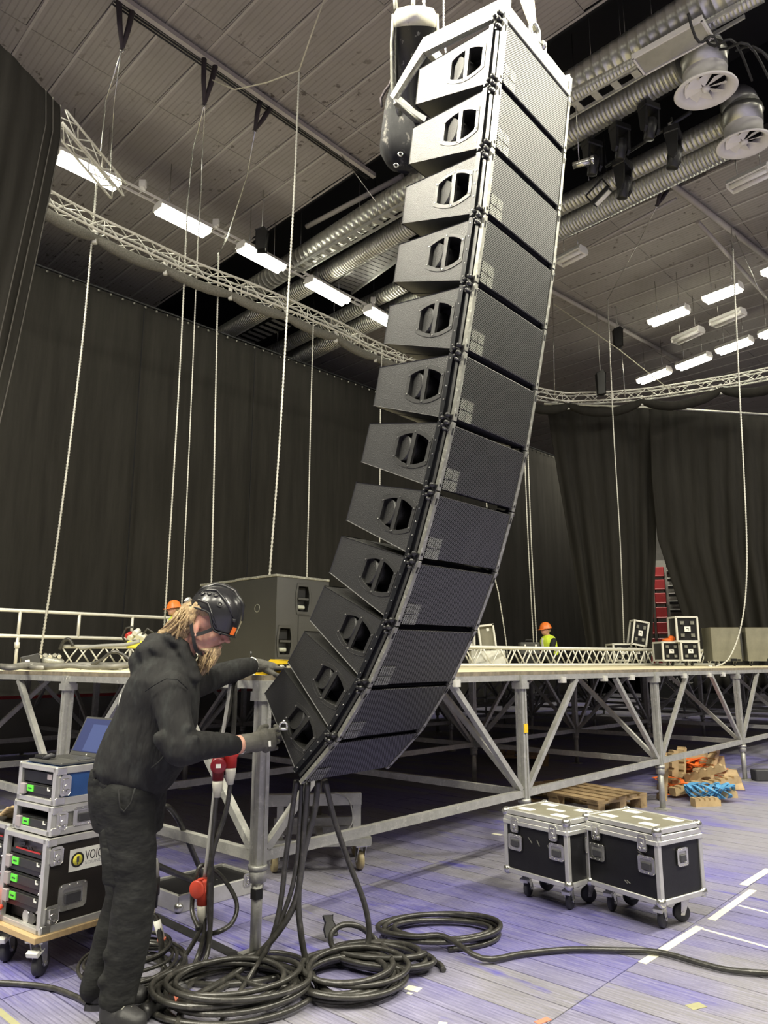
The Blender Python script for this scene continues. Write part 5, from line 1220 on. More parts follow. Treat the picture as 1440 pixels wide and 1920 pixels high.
for k, lb in enumerate(('orange strap tangled on top of the timber heap', 'orange strap hanging down the left of the timber heap', 'orange strap trailing to the right of the timber heap')):
    P = atz((1290, 1262, 1325)[k], (1470, 1490, 1474)[k], 0); pts = []
    for j in range(16): pts.append(Vector((P.x + rnd.uniform(-.28, .28), P.y + rnd.uniform(-.18, .18), max(.02, (.26, .12, .16)[k] + rnd.uniform(-.10, .10)))))
    sp = spline(pts, 5); mb = MB()
    for a_, b_ in zip(sp, sp[1:]): mb.bar(a_, b_ + (b_ - a_) * .1, .045, .006)
    tag(build(mb, 'ratchet_strap', M['orange'], None, TR(*P), local=False), lb, 'strap', 'orange straps on the heap')
P = atz(1343, 1506, 0); pts = []
for j in range(60): a_ = j * .62; pts.append(Vector((P.x + .19 * math.cos(a_) * (1 + .45 * math.sin(j * 1.7)), P.y + .14 + .15 * math.sin(a_) * (1 + .4 * math.cos(j * 2.3)), .04 + .07 * (1 + math.sin(a_ * .7 + j * 1.3)))))
sp = spline(pts, 4); mb = MB()
for a_, b_ in zip(sp, sp[1:]): mb.bar(a_, b_ + (b_ - a_) * .1, .04, .006)
tag(build(mb, 'ratchet_strap', M['blueband'], None, TR(*P), local=False), 'blue ratchet strap bundled in front of the timber heap', 'strap')
P = atz(1316, 1440, 0) ; Q = atz(1352, 1490, 0)
W = TR(Q.x + .12, Q.y + .35, 0) @ RZ(-.25) @ RX(-.75); t = thing('plywood_panel', 'pale plywood panel with a hand hole leaning right of the timber heap', 'board', W)
build(MB().prism([(-.26, 0), (.30, 0), (.26, .28), (-.24, .32)], -.010, .010, 1, holes=[[(-.14, .12), (.12, .11), (.10, .20), (-.12, .21)]]), 'panel', M['woodpale'], t, bevel=.003)
W = TR(Q.x - .05, Q.y + .75, 0) @ RZ(-.1) @ RX(-.15); t = thing('plywood_panel', 'tall notched plywood panel standing behind the timber heap', 'board', W)
build(MB().prism([(-.35, 0), (.45, 0), (.45, .34), (-.35, .38)], -.012, .012, 1), 'panel', M['ply'], t, bevel=.003)
P = atz(1280, 1462, .0); t = thing('trolley_wheel', 'dark rubber wheel lying behind the timber chocks', 'wheel', TR(P.x, P.y + .35, .13) @ RX(1.2))
build(MB().lathe([(.05, -.03), (.12, -.03), (.14, -.015), (.14, .015), (.12, .03), (.05, .03)], 24), 'tyre', M['wheel'], t); build(MB().lathe([(.001, -.02), (.055, -.025), (.055, .025), (.001, .02)], 16), 'hub', M['black'], t)
P = atz(1420, 1478, 0); tag(build(MB().box((P.x + 1.55, P.y + .6, .07), (2.6, .16, .14), ), 'timber_beam', M['wheel'], None, TR(P.x, P.y, 0), local=False, bevel=.01), 'dark beam on the floor right of the last stage leg', 'beam')
# rink boards and seats glimpsed under the stage at the left
W = HALL @ TR(0, NY * BY - .35, 0)
t = thing('rink_board', 'pale rink boards with faded lettering seen under the stage at the left', 'barrier', W)
for k in range(7):
    build(MB().box((-3.6 + 2.0 * k, 0, .50), (1.985, .05, .84)), 'board_panel', M['boardwhite'], t, bevel=.005)
build(MB().box((2.4, 0, .95), (14, .07, .05)), 'top_rail', M['seatred'], t)
text('lettering', 'ambition', .30, M['darkletter'], t, W @ TR(.1, -.028, .22) @ Matrix.Scale(1.5, 4, (1, 0, 0)) @ RX(math.pi / 2), .002)
build(MB().box((-.3, -.028, .62), (.5, .004, .26), Matrix.Shear('XY', 4, (0, 0))).box((.7, -.028, .66), (.3, .004, .16)).box((1.5, -.028, .60), (.6, .004, .20)), 'dark_motif', M['darkletter'], t)
seat0 = None
def seat(label, W, group):
    global seat0
    if seat0 is None:
        seat0 = thing('stadium_seat', label, 'seat', W, group)
        build(MB().box((0, 0, .42), (.42, .38, .05)), 'seat_pan', M['seatred'], seat0, bevel=.02)
        build(MB().box((0, .22, .66), (.42, .05, .42), RX(-.08)), 'backrest', M['seatred'], seat0, bevel=.02)
        build(MB().box((-.18, .12, .20), (.04, .3, .40)).box((.18, .12, .20), (.04, .3, .40)), 'bracket', M['black'], seat0)
        return seat0
    return dup(seat0, W, label, group)
# seating stand beyond the right curtain gap
ys = 26.0; W = TR(9.80, ys, 0) @ RZ(math.radians(-20.4))
t = thing('seating_stand', 'dark concrete seating tier with stair seen through the curtain gap', 'grandstand', W)
for k in range(9): build(MB().box((.75, .4 + .8 * k, (.9 + .62 * k) / 2), (3.0, .8, .9 + .62 * k)), 'tier', M['concrete'], t)
for k in range(16): build(MB().box((.62, .0 + .45 * k, (1.0 + .35 * k)), (.80, .46, .09)), 'stair_step', M['void'], t); build(MB().box((.62, -.225 + .45 * k, 1.05 + .35 * k), (.80, .02, .03)), 'step_nosing', M['label'], t)
build(MB().bar((1.14, -.3, 1.6), (1.14, 6.8, 7.1), .05, .05).bar((1.14, -.3, .9), (1.14, -.3, 1.6), .05, .05).bar((1.14, 3.2, 3.5), (1.14, 3.2, 4.4), .05, .05), 'stair_rail', M['seatred'], t)
build(MB().box((.8, -.5, 1.25), (3.2, .06, .05)).box((.8, -.5, .9), (3.2, .06, .05)), 'front_rail', M['label'], t)
bd = build(MB().box((.8, -.56, .60), (3.2, .05, 1.0)), 'front_board', M['black'], t)
text('lettering', 'MATCH', .30, M['label'], bd, W @ TR(-.1, -.595, .82) @ RX(math.pi / 2))
rowd = ['front row', 'second row', 'third row', 'fourth row', 'fifth row', 'sixth row', 'seventh row']
for r_ in range(7):
    for c_ in range(2): seat('red stadium seat seen through the curtain gap, ' + rowd[r_] + (', left of two', ', right of two')[c_], W @ TR(-.60 + .50 * c_, .45 + .8 * r_, .9 + .62 * r_), 'red seats in the curtain gap')

# ================================================================ ON THE DECK
def deck_pt(px, Y, z=DT):          # a point on the deck seen in column px at distance Y
    dep = Y * CT + (z - EYE) * ST; return Vector(((px - 720) / FPX * dep, Y, z))
# handrail at the back of the stage
ra, rb_ = deck_pt(-40, 14.6), deck_pt(470, 20.5)
ra = hall(-.5, NY * BY - .05, DT); 
t = thing('guard_rail', 'white tubular guard rail along the back left of the stage', 'railing', HALL @ TR(0, NY * BY - .06, DT))
WR = HALL @ TR(0, NY * BY - .06, DT)
for z in (.92, .50): build(MB().cyl((-.2, 0, z), (9.0, 0, z), .030, 8), 'rail', M['alubright'], t)
for k in range(9): build(MB().cyl((.35 + 1.02 * k, 0, .50), (.35 + 1.02 * k, 0, .92), .028, 8), 'upright', M['alubright'], t)
for k in range(5): build(MB().cyl((.35 + 2.04 * k, 0, 0), (.35 + 2.04 * k, 0, .50), .028, 8).cyl((.35 + 2.04 * k, 0, .30), (.35 + 2.04 * k, 0, .40), .045, 8), 'post', M['alubright'], t)
def truss_thing(label, P, Q, s=.33, n=None):
    d = (Q - P); L = d.length; d.normalize(); W = frame(P, d, Vector((0, 0, 1)).cross(d), (0, 0, 1)); t = thing('box_truss', label, 'truss', W)
    h = s / 2; cs = [(-h, .025), (h, .025), (h, s), (-h, s)]
    ch = MB().cyl((0, 0, 0), (L, 0, 0), .030, 8).mesh('chord', M['alubright'])
    for y, z in cs: share(ch, 'chord', t, W @ TR(0, y, z))
    n = n or int(L / .20); st = L / n; zz = s - .025
    dv = MB().cyl((0, 0, .025), (st, 0, s), .014, 6).mesh('diagonal', M['alubright']); du = MB().cyl((0, 0, s), (st, 0, .025), .014, 6).mesh('diagonal', M['alubright'])
    dh = MB().cyl((0, -h, 0), (st, h, 0), .012, 6).mesh('diagonal', M['alubright'])
    for k in range(n):
        for y in (-h, h): share(dv if (k % 2) ^ (y > 0) else du, 'diagonal', t, W @ TR(k * st, y, 0))
        for z in (.025, s): share(dh, 'diagonal', t, W @ TR(k * st, 0, z))
    return t
truss_thing('box truss lying on the deck left of the helmeted man', deck_pt(116, 12.6), deck_pt(430, 13.2))
truss_thing('long box truss lying on the deck right of the speaker column', deck_pt(790, 12.6), deck_pt(1338, 17.2))
# subwoofer
sub0 = deck_pt(514, 7.5); HXs, HYs = HX, HY
W = frame(sub0, HX, HY, (0, 0, 1))
def sub(label, W, w=.72, d=.68, h=.93):
    t = thing('subwoofer', label, 'loudspeaker', W)
    holes = [barrel(.36, .72, .062, .12, .0, 5), barrel(.14, .31, .062, .12, .0, 5)]
    def oval(cx, cz): return [(cx - .095, cz - .05), (cx - .075, cz - .145), (cx + .075, cz - .145), (cx + .095, cz - .05), (cx + .095, cz + .05), (cx + .075, cz + .145), (cx - .075, cz + .145), (cx - .095, cz + .05)]
    hs = [oval(.36, .72), oval(.125, .28)]
    build(MB().prism([(0, .06), (w, .06), (w, h), (0, h)], 0, .09, 1, holes=hs).box((w / 2, d / 2 + .045, (h + .06) / 2), (w, d - .09, h - .06)), 'cabinet', M['cab'], t, bevel=.006)
    for cx, cz in ((.36, .72), (.125, .28)):
        f = build(MB().prism([(cx + (a - cx) * 1.12, cz + (b - cz) * 1.10) for a, b in oval(cx, cz)], -.006, .004, 1, holes=[[(cx + (a - cx) * .86, cz + (b - cz) * .9) for a, b in oval(cx, cz)]]), 'handle_frame', M['frame'], t, bevel=.002)
        build(MB().box((cx, 0, cz), (.14, .016, .022)), 'grip', M['frame'], f); build(MB().box((cx, .06, cz + .07), (.12, .05, .10)), 'dark_cup', M['void'], f); build(MB().box((cx, .05, cz - .085), (.10, .06, .04), ), 'lit_lip', M['badge'], f, bevel=.01)  # cup shade and the light on its lower lip are put into the colours
    build(MB().box((.30, -.001, .30), (.004, .004, .48)).box((.50, -.001, .545), (.42, .004, .004)), 'seam', M['void'], t)
    build(MB().box((w / 2, d / 2, h + .012), (w + .02, d + .02, .024)), 'top_plate', M['edge'], t, bevel=.004)
    build(MB().tube([(-.004, .30 + .04 * math.cos(a), .62 + .04 * math.sin(a)) for a in [k * .52 for k in range(12)]], .003, 5, closed=True), 'socket_ring', M['edge'], t)
    for x in (.1, w - .1):
        for y in (.1, d - .1): castor(t, W @ TR(x, y, .06) , .025, brake=False, h=.059)
    return t
sub('large black subwoofer with two handle cups standing on the deck behind the man', W)
dup(bpy.data.objects['subwoofer'], W @ TR(.05, .74, 0), 'second black subwoofer half hidden behind the first on the deck')
# yellow laser measure on the deck corner
YP = hall(-.02 + .06, .14, DT); W = frame(YP, HX, HY, (0, 0, 1))
W = TR(*deck_pt(497, 4.40)) @ RZ(.12)
t = thing('laser_level', 'yellow and black inclinometer under the man\'s left hand on the deck corner', 'tool', W)
build(MB().prism([(-.055, 0), (.12, 0), (.135, .02), (.0, .022), (-.03, .055), (-.06, .05)], -.035, .035, 1), 'yellow_base', M['yellow'], t, bevel=.006)
build(MB().box((.075, 0, .042), (.095, .055, .040)), 'black_body', M['black'], t, bevel=.004)
build(MB().prism([(.005, .060), (.125, .064), (.135, .082), (.03, .086)], -.032, .032, 1), 'yellow_top', M['yellow'], t, bevel=.004)
build(MB().lathe([(.001, .0), (.016, .0), (.016, .004), (.001, .004)], 16, TR(.095, -.028, .042) @ RX(math.pi / 2)), 'dial', M['edge'], t); build(MB().lathe([(.001, .0), (.008, .0), (.008, .006), (.001, .006)], 12, TR(.095, -.030, .042) @ RX(math.pi / 2)), 'dial_hub', M['label'], t)
W = TR(*deck_pt(478, 4.75)); t = thing('radio_handset', 'small black handset standing on the deck behind the left hand', 'radio', W)
build(MB().box((-.02, 0, .05), (.05, .035, .10)), 'body', M['black'], t, bevel=.005); build(MB().box((.035, 0, .045), (.045, .035, .09)), 'battery', M['black'], t, bevel=.005); build(MB().cyl((-.03, 0, .1), (-.03, 0, .14), .007, 8), 'aerial', M['black'], t)
# hoist lying on the deck, cables and plugs
W = TR(*deck_pt(70, 9.5)) @ RZ(.5)
t = thing('chain_hoist', 'small black hoist lying on the deck at the left with a chain rising from it', 'hoist', W)
build(MB().box((-.06, 0, .09), (.22, .16, .18), RY(-.25)), 'body', M['black'], t, bevel=.01); build(MB().box((-.10, -.083, .10), (.05, .004, .06), RY(-.25)), 'white_plate', M['label'], t)
for k in range(5): build(MB().cyl((.02 + .055 * k, -.05, .14 + .02 * (k % 2)), (.02 + .055 * k, .05, .16), .025, 10), 'sprocket', M['chrome'], t)
build(MB().capsule((.10, 0, .09), (.26, 0, .07), .07, .05, 12), 'motor', M['edge'], t)
W = TR(*deck_pt(32, 9.6)); t = thing('power_connector', 'small red plug on the deck left of the hoist', 'plug', W); build(MB().cyl((0, 0, .03), (.10, 0, .03), .03, 12), 'body', M['red'], t); build(MB().cyl((-.05, 0, .025), (0, 0, .03), .018, 10), 'sleeve', M['whiteplug'], t)
rnd = random.Random(2)
for k, lb in enumerate(('black cable lying on the deck edge, nearest strand', 'black cable lying on the deck edge, second strand', 'black cable lying on the deck edge, third strand', 'black cable lying on the deck edge, farthest strand')):
    pts = [deck_pt(x, 6.3 + .32 * k + rnd.uniform(-.25, .25), DT + .025 + .03 * rnd.random()) for x in range(-20 + 18 * k, 250, 38)]
    cable(lb, pts, .022, 'cablelit', group='cables heaped on the deck')
cable('black cable loop standing on the deck beside the man\'s shoulder', [deck_pt(150, 6.6, DT + .02), deck_pt(185, 6.6, DT + .08), deck_pt(212, 6.6, DT + .16), deck_pt(236, 6.6, DT + .12), deck_pt(246, 6.6, DT + .05), deck_pt(225, 6.6, DT + .02), deck_pt(190, 6.5, DT + .02)], .014)
cable('grey cable over the box truss at the left', [deck_pt(150, 12.5, DT + .30), deck_pt(190, 12.5, DT + .34), deck_pt(235, 12.5, DT + .36), deck_pt(262, 12.5, DT + .42)], .03, 'cablegrey')
cable('bent black cable at the left end of the box truss', [deck_pt(112, 12.4, DT + .28), deck_pt(120, 12.4, DT + .42), deck_pt(130, 12.4, DT + .44), deck_pt(137, 12.4, DT + .34)], .03)
W = TR(*deck_pt(252, 12.6, DT + .30)); t = thing('cable_junction', 'heap of yellow and white connectors on top of the left box truss', 'connector box', W)
build(MB().box((.02, 0, .06), (.26, .2, .12)), 'yellow_block', M['yellowsticker'], t, bevel=.02)
for k, (mm, x, z) in enumerate((('whiteplug', -.08, .17), ('whiteplug', .06, .18), ('red', -.12, .20), ('label', .0, .25), ('whiteplug', .12, .16))): build(MB().cyl((x, -.05, z), (x + .03, .06, z + .05), .045, 10), 'plug_end', M[mm], t)
build(MB().tube([(-.15, 0, .1), (-.22, 0, .2), (-.16, 0, .34), (-.05, 0, .36)], .018, 8).tube([(.1, 0, .2), (.2, 0, .33), (.3, 0, .26)], .018, 8), 'lead', M['cable'], t)
# flight cases standing on the deck at right
def trunk(label, W, w, d, h, z=.0, wheels=True, sq='edge', white=True, nm='flight_case'):
    t = thing(nm, label, 'flight case', W); e = .035; z0 = z
    build(MB().box((w / 2, d / 2, z0 + h / 2), (w - .02, d - .02, h - .02)), 'body', M['casepanel'], t)
    for x in (0, w):
        for y in (0, d): build(MB().box((x, y, z0 + h / 2), (e, e, h)), 'edge_profile', M['alubright'], t)
        for zz in (z0, z0 + h): build(MB().box((x, d / 2, zz), (e, d, e)), 'edge_profile', M['alubright'], t)
    for y in (0, d):
        for zz in (z0, z0 + h): build(MB().box((w / 2, y, zz), (w, e, e)), 'edge_profile', M['alubright'], t)
    for x in (.26, .74):
        for zz in (.24, .76): build(MB().box((w * x, -.012, z0 + h * zz), (w * .17, .012, h * .14)), 'corner_cup', M[sq], t)
    build(MB().box((w / 2, -.012, z0 + h / 2), (w * .28, .012, h * .22)), 'paper_label', M['whitepaint'], t)
    build(MB().box((w / 2, -.020, z0 + h * .53), (w * .12, .004, h * .03)).box((w * .55, -.020, z0 + h * .47), (w * .025, .004, h * .05)), 'label_print', M['darkletter'], t)
    if wheels:
        for x in (.12, w - .12): castor(t, W @ TR(x, .08, z0), .05, brake=False, h=z0 - .001)
    return t
Yd = 15.2
P = deck_pt(1245, Yd); trunk('flight case on castors on the deck, lower left of the stack at right', TR(*P) @ RZ(.02), .34, .5, .36, .11)
P = deck_pt(1280, Yd - .1); trunk('flight case on castors on the deck, lower right of the stack at right', TR(*P) @ RZ(.02), .36, .5, .36, .11)
P = deck_pt(1274, Yd - .1); trunk('flight case with four pale corner cups standing on top of the deck stack', TR(P.x, P.y, DT + .49) @ RZ(.02), .43, .4, .48, .0, False)
P = deck_pt(1152, 16.0); trunk('low flight case on the deck left of the tilted open lid', TR(*P), .48, .5, .34, .11)
P = deck_pt(1186, 16.0); trunk('case base on the deck under the tilted lid', TR(*P), .26, .4, .34, .11)
P = deck_pt(1190, 15.9); trunk('flight case lid tilted open above its base on the deck', TR(P.x - .03, P.y, DT + .46) @ RY(.19), .30, .28, .50, .0, False)
P = deck_pt(907, 13.6); W = TR(*P) @ RY(-.12)
t = thing('flight_case', 'open flight case lid with dark lining behind the truss right of the column', 'flight case', W)
build(MB().box((.13, .04, .52), (.27, .03, .38)), 'lining', M['casetop'], t)
for c, s in (((0, 0, .52), (.03, .08, .42)), ((.27, 0, .52), (.03, .08, .42)), ((.135, 0, .72), (.30, .08, .03)), ((.135, 0, .32), (.30, .08, .03))): build(MB().box(c, s), 'edge_profile', M['alubright'], t)
build(MB().box((.17, .02, .64), (.05, .01, .05)), 'white_tag', M['label'], t)
P = deck_pt(885, 13.8); W = TR(*P)
t = thing('case_tray', 'white topped open case tray behind the truss right of the column', 'flight case', W)
build(MB().box((.28, 0, .16), (.62, .4, .24)), 'tray', M['label'], t, bevel=.01); build(MB().box((.2, 0, .30), (.22, .3, .05)).box((.42, 0, .31), (.1, .2, .06)), 'contents', M['whiteplug'], t, bevel=.01)
for c, s in (((-.12, 0, .62), (.03, .3, .03)), ((.04, 0, .45), (.03, .3, .34)), ((-.05, 0, .35), (.10, .3, .12))): build(MB().box(c, s), 'frame_bar', M['alubright'], t)
# two loudspeakers at the right edge of the deck
def cabspk(label, W, w=.72, h=.66):
    t = thing('stage_speaker', label, 'loudspeaker', W)
    build(MB().prism([(0, 0), (w, 0), (w * .98, .62), (w * .10, .62)], .10, .10 + h, 2), 'cabinet', M['casetop'], t, bevel=.008)
    build(MB().box((w + .03, .30, .10 + h / 2), (.06, .5, h - .03)), 'grille', M['frame'], t)
    hb = MB()
    for z in (.28, .62): hb.ell((w + .065, .2, .10 + h * z), (.01, .05, .045), None, 10, 6)
    build(hb, 'handle_cups', M['void'], t)
    build(MB().box((w * .72, .0, .12), (.12, .02, .05)).box((w * .9, -.005, .12), (.06, .02, .03)), 'rigging_slots', M['void'], t)
    for x in (.1, w - .1): castor(t, W @ TR(x, .1, .10), .045, 'wheel', False, h=.099)
    return t
cabspk('grey black loudspeaker cabinet on the deck, left of two at the right edge', TR(*deck_pt(1338, 15.0)) @ RZ(-.05), .56)
cabspk('grey black loudspeaker cabinet on the deck, cut by the right picture edge', TR(*deck_pt(1404, 15.0)) @ RZ(-.05), .60)
W = TR(*deck_pt(1256, 15.3)); t = thing('orange_jacket', 'orange cloth lying on the lower deck case beside the upper one', 'cloth', TR(W.translation.x, W.translation.y, DT + .48))
build(MB().ell((0, 0, .03), (.12, .12, .05), None, 12, 7).ell((.1, .02, .06), (.09, .08, .06), None, 12, 7).ell((.05, -.04, .08), (.06, .05, .05), None, 10, 6), 'bundle', M['orange'], t)
# ================================================================ PEOPLE
def organic(mb, name, m, parent, vox, smooth=6, W=None, disp=None, fac=.5):
    o = build(mb, name, m, parent, W if W is not None else (WM[parent.name] if parent else Matrix.Identity(4)), local=False)
    r = o.modifiers.new('one_surface', 'REMESH'); r.mode = 'VOXEL'; r.voxel_size = vox; r.use_smooth_shade = True
    if smooth: s = o.modifiers.new('soften', 'SMOOTH'); s.factor = fac; s.iterations = smooth
    if disp:
        t = bpy.data.textures.new(name + '_folds', 'CLOUDS'); t.noise_scale = disp[1]; t.noise_depth = 1
        d = o.modifiers.new('folds', 'DISPLACE'); d.texture = t; d.strength = disp[0]; d.mid_level = .5; d.texture_coords = 'GLOBAL'
        if len(disp) > 2:
            t = bpy.data.textures.new(name + '_creases', 'MARBLE'); t.noise_scale = disp[3]; t.turbulence = 9; t.marble_type = 'SHARP'
            d = o.modifiers.new('creases', 'DISPLACE'); d.texture = t; d.strength = disp[2]; d.mid_level = .5; d.texture_coords = 'GLOBAL'
        s = o.modifiers.new('soften_folds', 'SMOOTH'); s.factor = .4; s.iterations = 2
    return o
def V(x, y, Y): return aty(x, y, Y)
YB = 3.60
K = YB / 1387 / .99
def oring(c, half, lat, n=20, sq=.85):
    """torso slice: half = vector from the middle to the front edge, lat = half breadth"""
    return [c + half * (abs(math.cos(a)) ** sq * math.copysign(1, math.cos(a))) + Vector((0, lat, 0)) * (abs(math.sin(a)) ** sq * math.copysign(1, math.sin(a))) for a in [2 * math.pi * k / n for k in range(n)]]
def pxring(a, b, lat, Y=YB):
    A_, B_ = V(*a, Y), V(*b, Y); return oring((A_ + B_) / 2, (B_ - A_) / 2, lat)
Hc = V(365, 1178, YB - .085) + Vector((0, .085, 0))
HW = frame(Hc, (1, 0, 0), (0, 1, 0), (0, 0, 1)) @ RY(math.radians(17)) @ Matrix.Scale(1.13, 4)
HWu = frame(Hc, (1, 0, 0), (0, 1, 0), (0, 0, 1)) @ RY(math.radians(17))
hp = lambda x, y, z: HW @ Vector((x, y, z))
base_pt = Vector((V(215, 1900, YB).x, YB, 0))
# ---- the body: one continuous figure from head to feet, mostly under clothing
b = MB()
b.ell((.008, 0, .055), (.100, .077, .092), HW); b.ell((.052, 0, -.012), (.058, .058, .088), HW)
for s in (-1, 1):
    b.capsule((.012, s * .050, -.045), (.072, s * .014, -.092), .020, .018, 10, M=HW)
    b.ell((.080, s * .036, -.012), (.026, .024, .026), HW); b.capsule((.096, s * .010, .036), (.088, s * .048, .034), .012, .010, 8, M=HW)
    b.ell((.004, s * .077, .000), (.018, .008, .030), HW); b.ell((.014, s * .080, -.026), (.010, .007, .014), HW); b.ell((.112, s * .013, -.020), (.011, .008, .008), HW)
b.capsule((.104, 0, .026), (.134, 0, -.012), .009, .0125, 10, M=HW); b.ell((.088, 0, -.090), (.022, .026, .022), HW)
b.ell((.106, 0, -.046), (.013, .024, .007), HW); b.ell((.104, 0, -.060), (.013, .021, .008), HW)
b.capsule(hp(-.015, 0, -.03), V(327, 1232, YB), .062, .075, 14)
sh_r, el_r, wr_r = V(318, 1292, YB - .20), V(340, 1406, YB - .26), V(449, 1396, 3.64)
sh_l, el_l, wr_l = V(348, 1282, YB + .20), V(392, 1272, 3.98), V(474, 1247, 4.26)
hip_r, kn_r, an_r = V(238, 1492, YB - .10), V(254, 1672, YB - .12), V(226, 1878, YB - .12)
hip_l, kn_l, an_l = V(226, 1492, YB + .12), V(236, 1672, YB + .10), V(176, 1868, YB + .05)
b.loft([pxring((215, 1470), (270, 1480), .13), pxring((235, 1400), (320, 1410), .13), pxring((270, 1320), (345, 1330), .15), pxring((285, 1275), (350, 1285), .17), pxring((305, 1235), (345, 1245), .08)])
for s, e, w in ((sh_r, el_r, wr_r), (sh_l, el_l, wr_l)): b.capsule(s, e, .055, .042, 12); b.capsule(e, w, .042, .031, 12)
for h, k, a in ((hip_r, kn_r, an_r), (hip_l, kn_l, an_l)): b.capsule(h, k, .08, .055, 12); b.capsule(k, a, .053, .030, 12); pass
man = organic(b, 'person', M['skin'], None, .0065, 5, TR(*base_pt))
tag(man, 'man in black hoodie and black helmet, long fair hair and beard, gripping the lowest speaker', 'person')
for s in (-1, 1):
    e = build(MB().ell((.092, s * .031, .012), (.0115, .0115, .0095), HW), 'eye', M['label'], man, local=False); build(MB().ell((.1005, s * .033, .009), (.0045, .006, .006), HW, 10, 6), 'iris', M['void'], e, local=False)
    build(MB().capsule((.103, s * .014, .044), (.096, s * .046, .044), .006, .004, 8, M=HW), 'eyebrow', M['beard'], man, local=False)
# ---- hoodie
h = MB()
h.loft([pxring((187, 1452), (300, 1490), .19), pxring((181, 1432), (322, 1470), .215), pxring((192, 1402), (345, 1440), .215), pxring((205, 1370), (356, 1400), .205), pxring((221, 1335), (365, 1358), .205), pxring((238, 1300), (369, 1315), .215), pxring((252, 1270), (370, 1285), .225), pxring((268, 1245), (367, 1262), .20), pxring((288, 1222), (360, 1240), .12)])
h.capsule(sh_r + Vector((-.01, .03, .0)), el_r, .088, .070, 16); h.capsule(el_r, el_r.lerp(wr_r, .5), .070, .056, 16); h.capsule(el_r.lerp(wr_r, .5), el_r.lerp(wr_r, .90), .056, .047, 16)
h.capsule(sh_l, el_l, .090, .070, 16); h.capsule(el_l, wr_l.lerp(el_l, .06), .070, .050, 16)
for k in range(9):      # sleeve wrinkles
    t_ = .06 + .088 * k; c = el_r.lerp(wr_r, t_); d = (wr_r - el_r).normalized(); rr = (.074, .071, .068, .065, .061, .058, .055, .052, .050)[k]
    q = Vector((d.x, d.y, d.z)) * .010; tl = Vector((.012 * (-1) ** k, 0, .02))
    h.capsule(c - q + tl * .4, c + q + tl * .4, rr + .004, rr - .002, 16)
    c = el_l.lerp(wr_l, .02 + .105 * k); d = (wr_l - el_l).normalized(); rr = .072 - .0028 * k; h.capsule(c - d * .008, c + d * .008, rr + .004, rr - .003, 16)
for (a0, a1, r0) in (((330, 1395), (352, 1365), .030), ((325, 1400), (368, 1385), .026), ((300, 1385), (320, 1425), .03)): h.capsule(V(*a0, YB - .30), V(*a1, YB - .28), r0, r0 * .6, 10)
# hem and shoulder fullness, hood lying on the shoulders
for a0, a1, r0, r1, Y0, k in (((282, 1222), (300, 1262), .055, .05, YB, 3.0), ((290, 1203), (325, 1206), .045, .05, YB, 2.2), ((300, 1216), (345, 1248), .06, .045, YB, 2.6), ((345, 1222), (367, 1270), .034, .028, YB - .05, 2.0), ((318, 1196), (345, 1212), .036, .03, YB - .06, 1.6), ((270, 1240), (290, 1300), .06, .07, YB, 2.4)):
    h.capsule(V(*a0, Y0), V(*a1, Y0), r0, r1, 14, side=(0, 1, 0), k=k)
hood = organic(h, 'hoodie', M['hoodie'], man, .0085, 5, None, (.020, .15))
for a, b_, r0 in (((184, 1438), (200, 1462), .03), ((300, 1480), (330, 1462), .03)): pass
hem = MB().loft([pxring((188, 1450), (300, 1488), .195), pxring((192, 1462), (298, 1497), .192)], None, False)
o = organic(MB().loft([pxring((187, 1444), (305, 1486), .200), pxring((190, 1460), (300, 1498), .196)]), 'waist_ribbing', M['hoodie'], man, .008, 3)
build(MB().tube(A(YB - .235, (285, 1440), (300, 1428), (318, 1405), (324, 1392)), .006, 6), 'pocket_edge', M['trouser'], hood, local=False)
build(MB().tube([V(272, 1296, YB - .26), V(290, 1284, YB - .285), V(312, 1272, YB - .285), V(333, 1274, YB - .265), V(352, 1292, YB - .22)], .0025, 6), 'shoulder_seam', M['trouser'], hood, local=False)
bp = MB()
for (x0, y0, x1, y1, w) in ((231, 1302, 227, 1325, .012), (229, 1330, 226, 1338, .010)): bp.bar(V(x0, y0, YB - .09), V(x1, y1, YB - .09), w, .05, (0, 1, 0))
build(bp, 'white_back_print', M['label'], hood, local=False)
# ---- trousers
t = MB()
t.loft([pxring((176, 1436), (312, 1462), .175), pxring((172, 1470), (308, 1492), .19), pxring((174, 1510), (304, 1525), .19), pxring((184, 1550), (300, 1560), .18)])
t.capsule(hip_r, kn_r.lerp(hip_r, .15), .125, .095, 18); t.capsule(kn_r.lerp(hip_r, .15), kn_r, .095, .092, 18); t.capsule(kn_r, an_r.lerp(kn_r, .5), .092, .088, 18); t.capsule(an_r.lerp(kn_r, .5), an_r + Vector((-.01, 0, .02)), .088, .078, 18)
t.capsule(hip_l, kn_l, .118, .088, 18); t.capsule(kn_l, an_l + Vector((0, 0, .04)), .086, .064, 18)
for x0, y0, x1, y1, r0 in ((205, 1790, 240, 1805, .03), (196, 1840, 242, 1852, .032), (200, 1876, 244, 1874, .034)): t.capsule(V(x0, y0, YB - .16), V(x1, y1, YB - .15), r0, r0 * .7, 10)
tro = organic(t, 'trousers', M['trouser'], man, .0085, 4, None, (.010, .11))
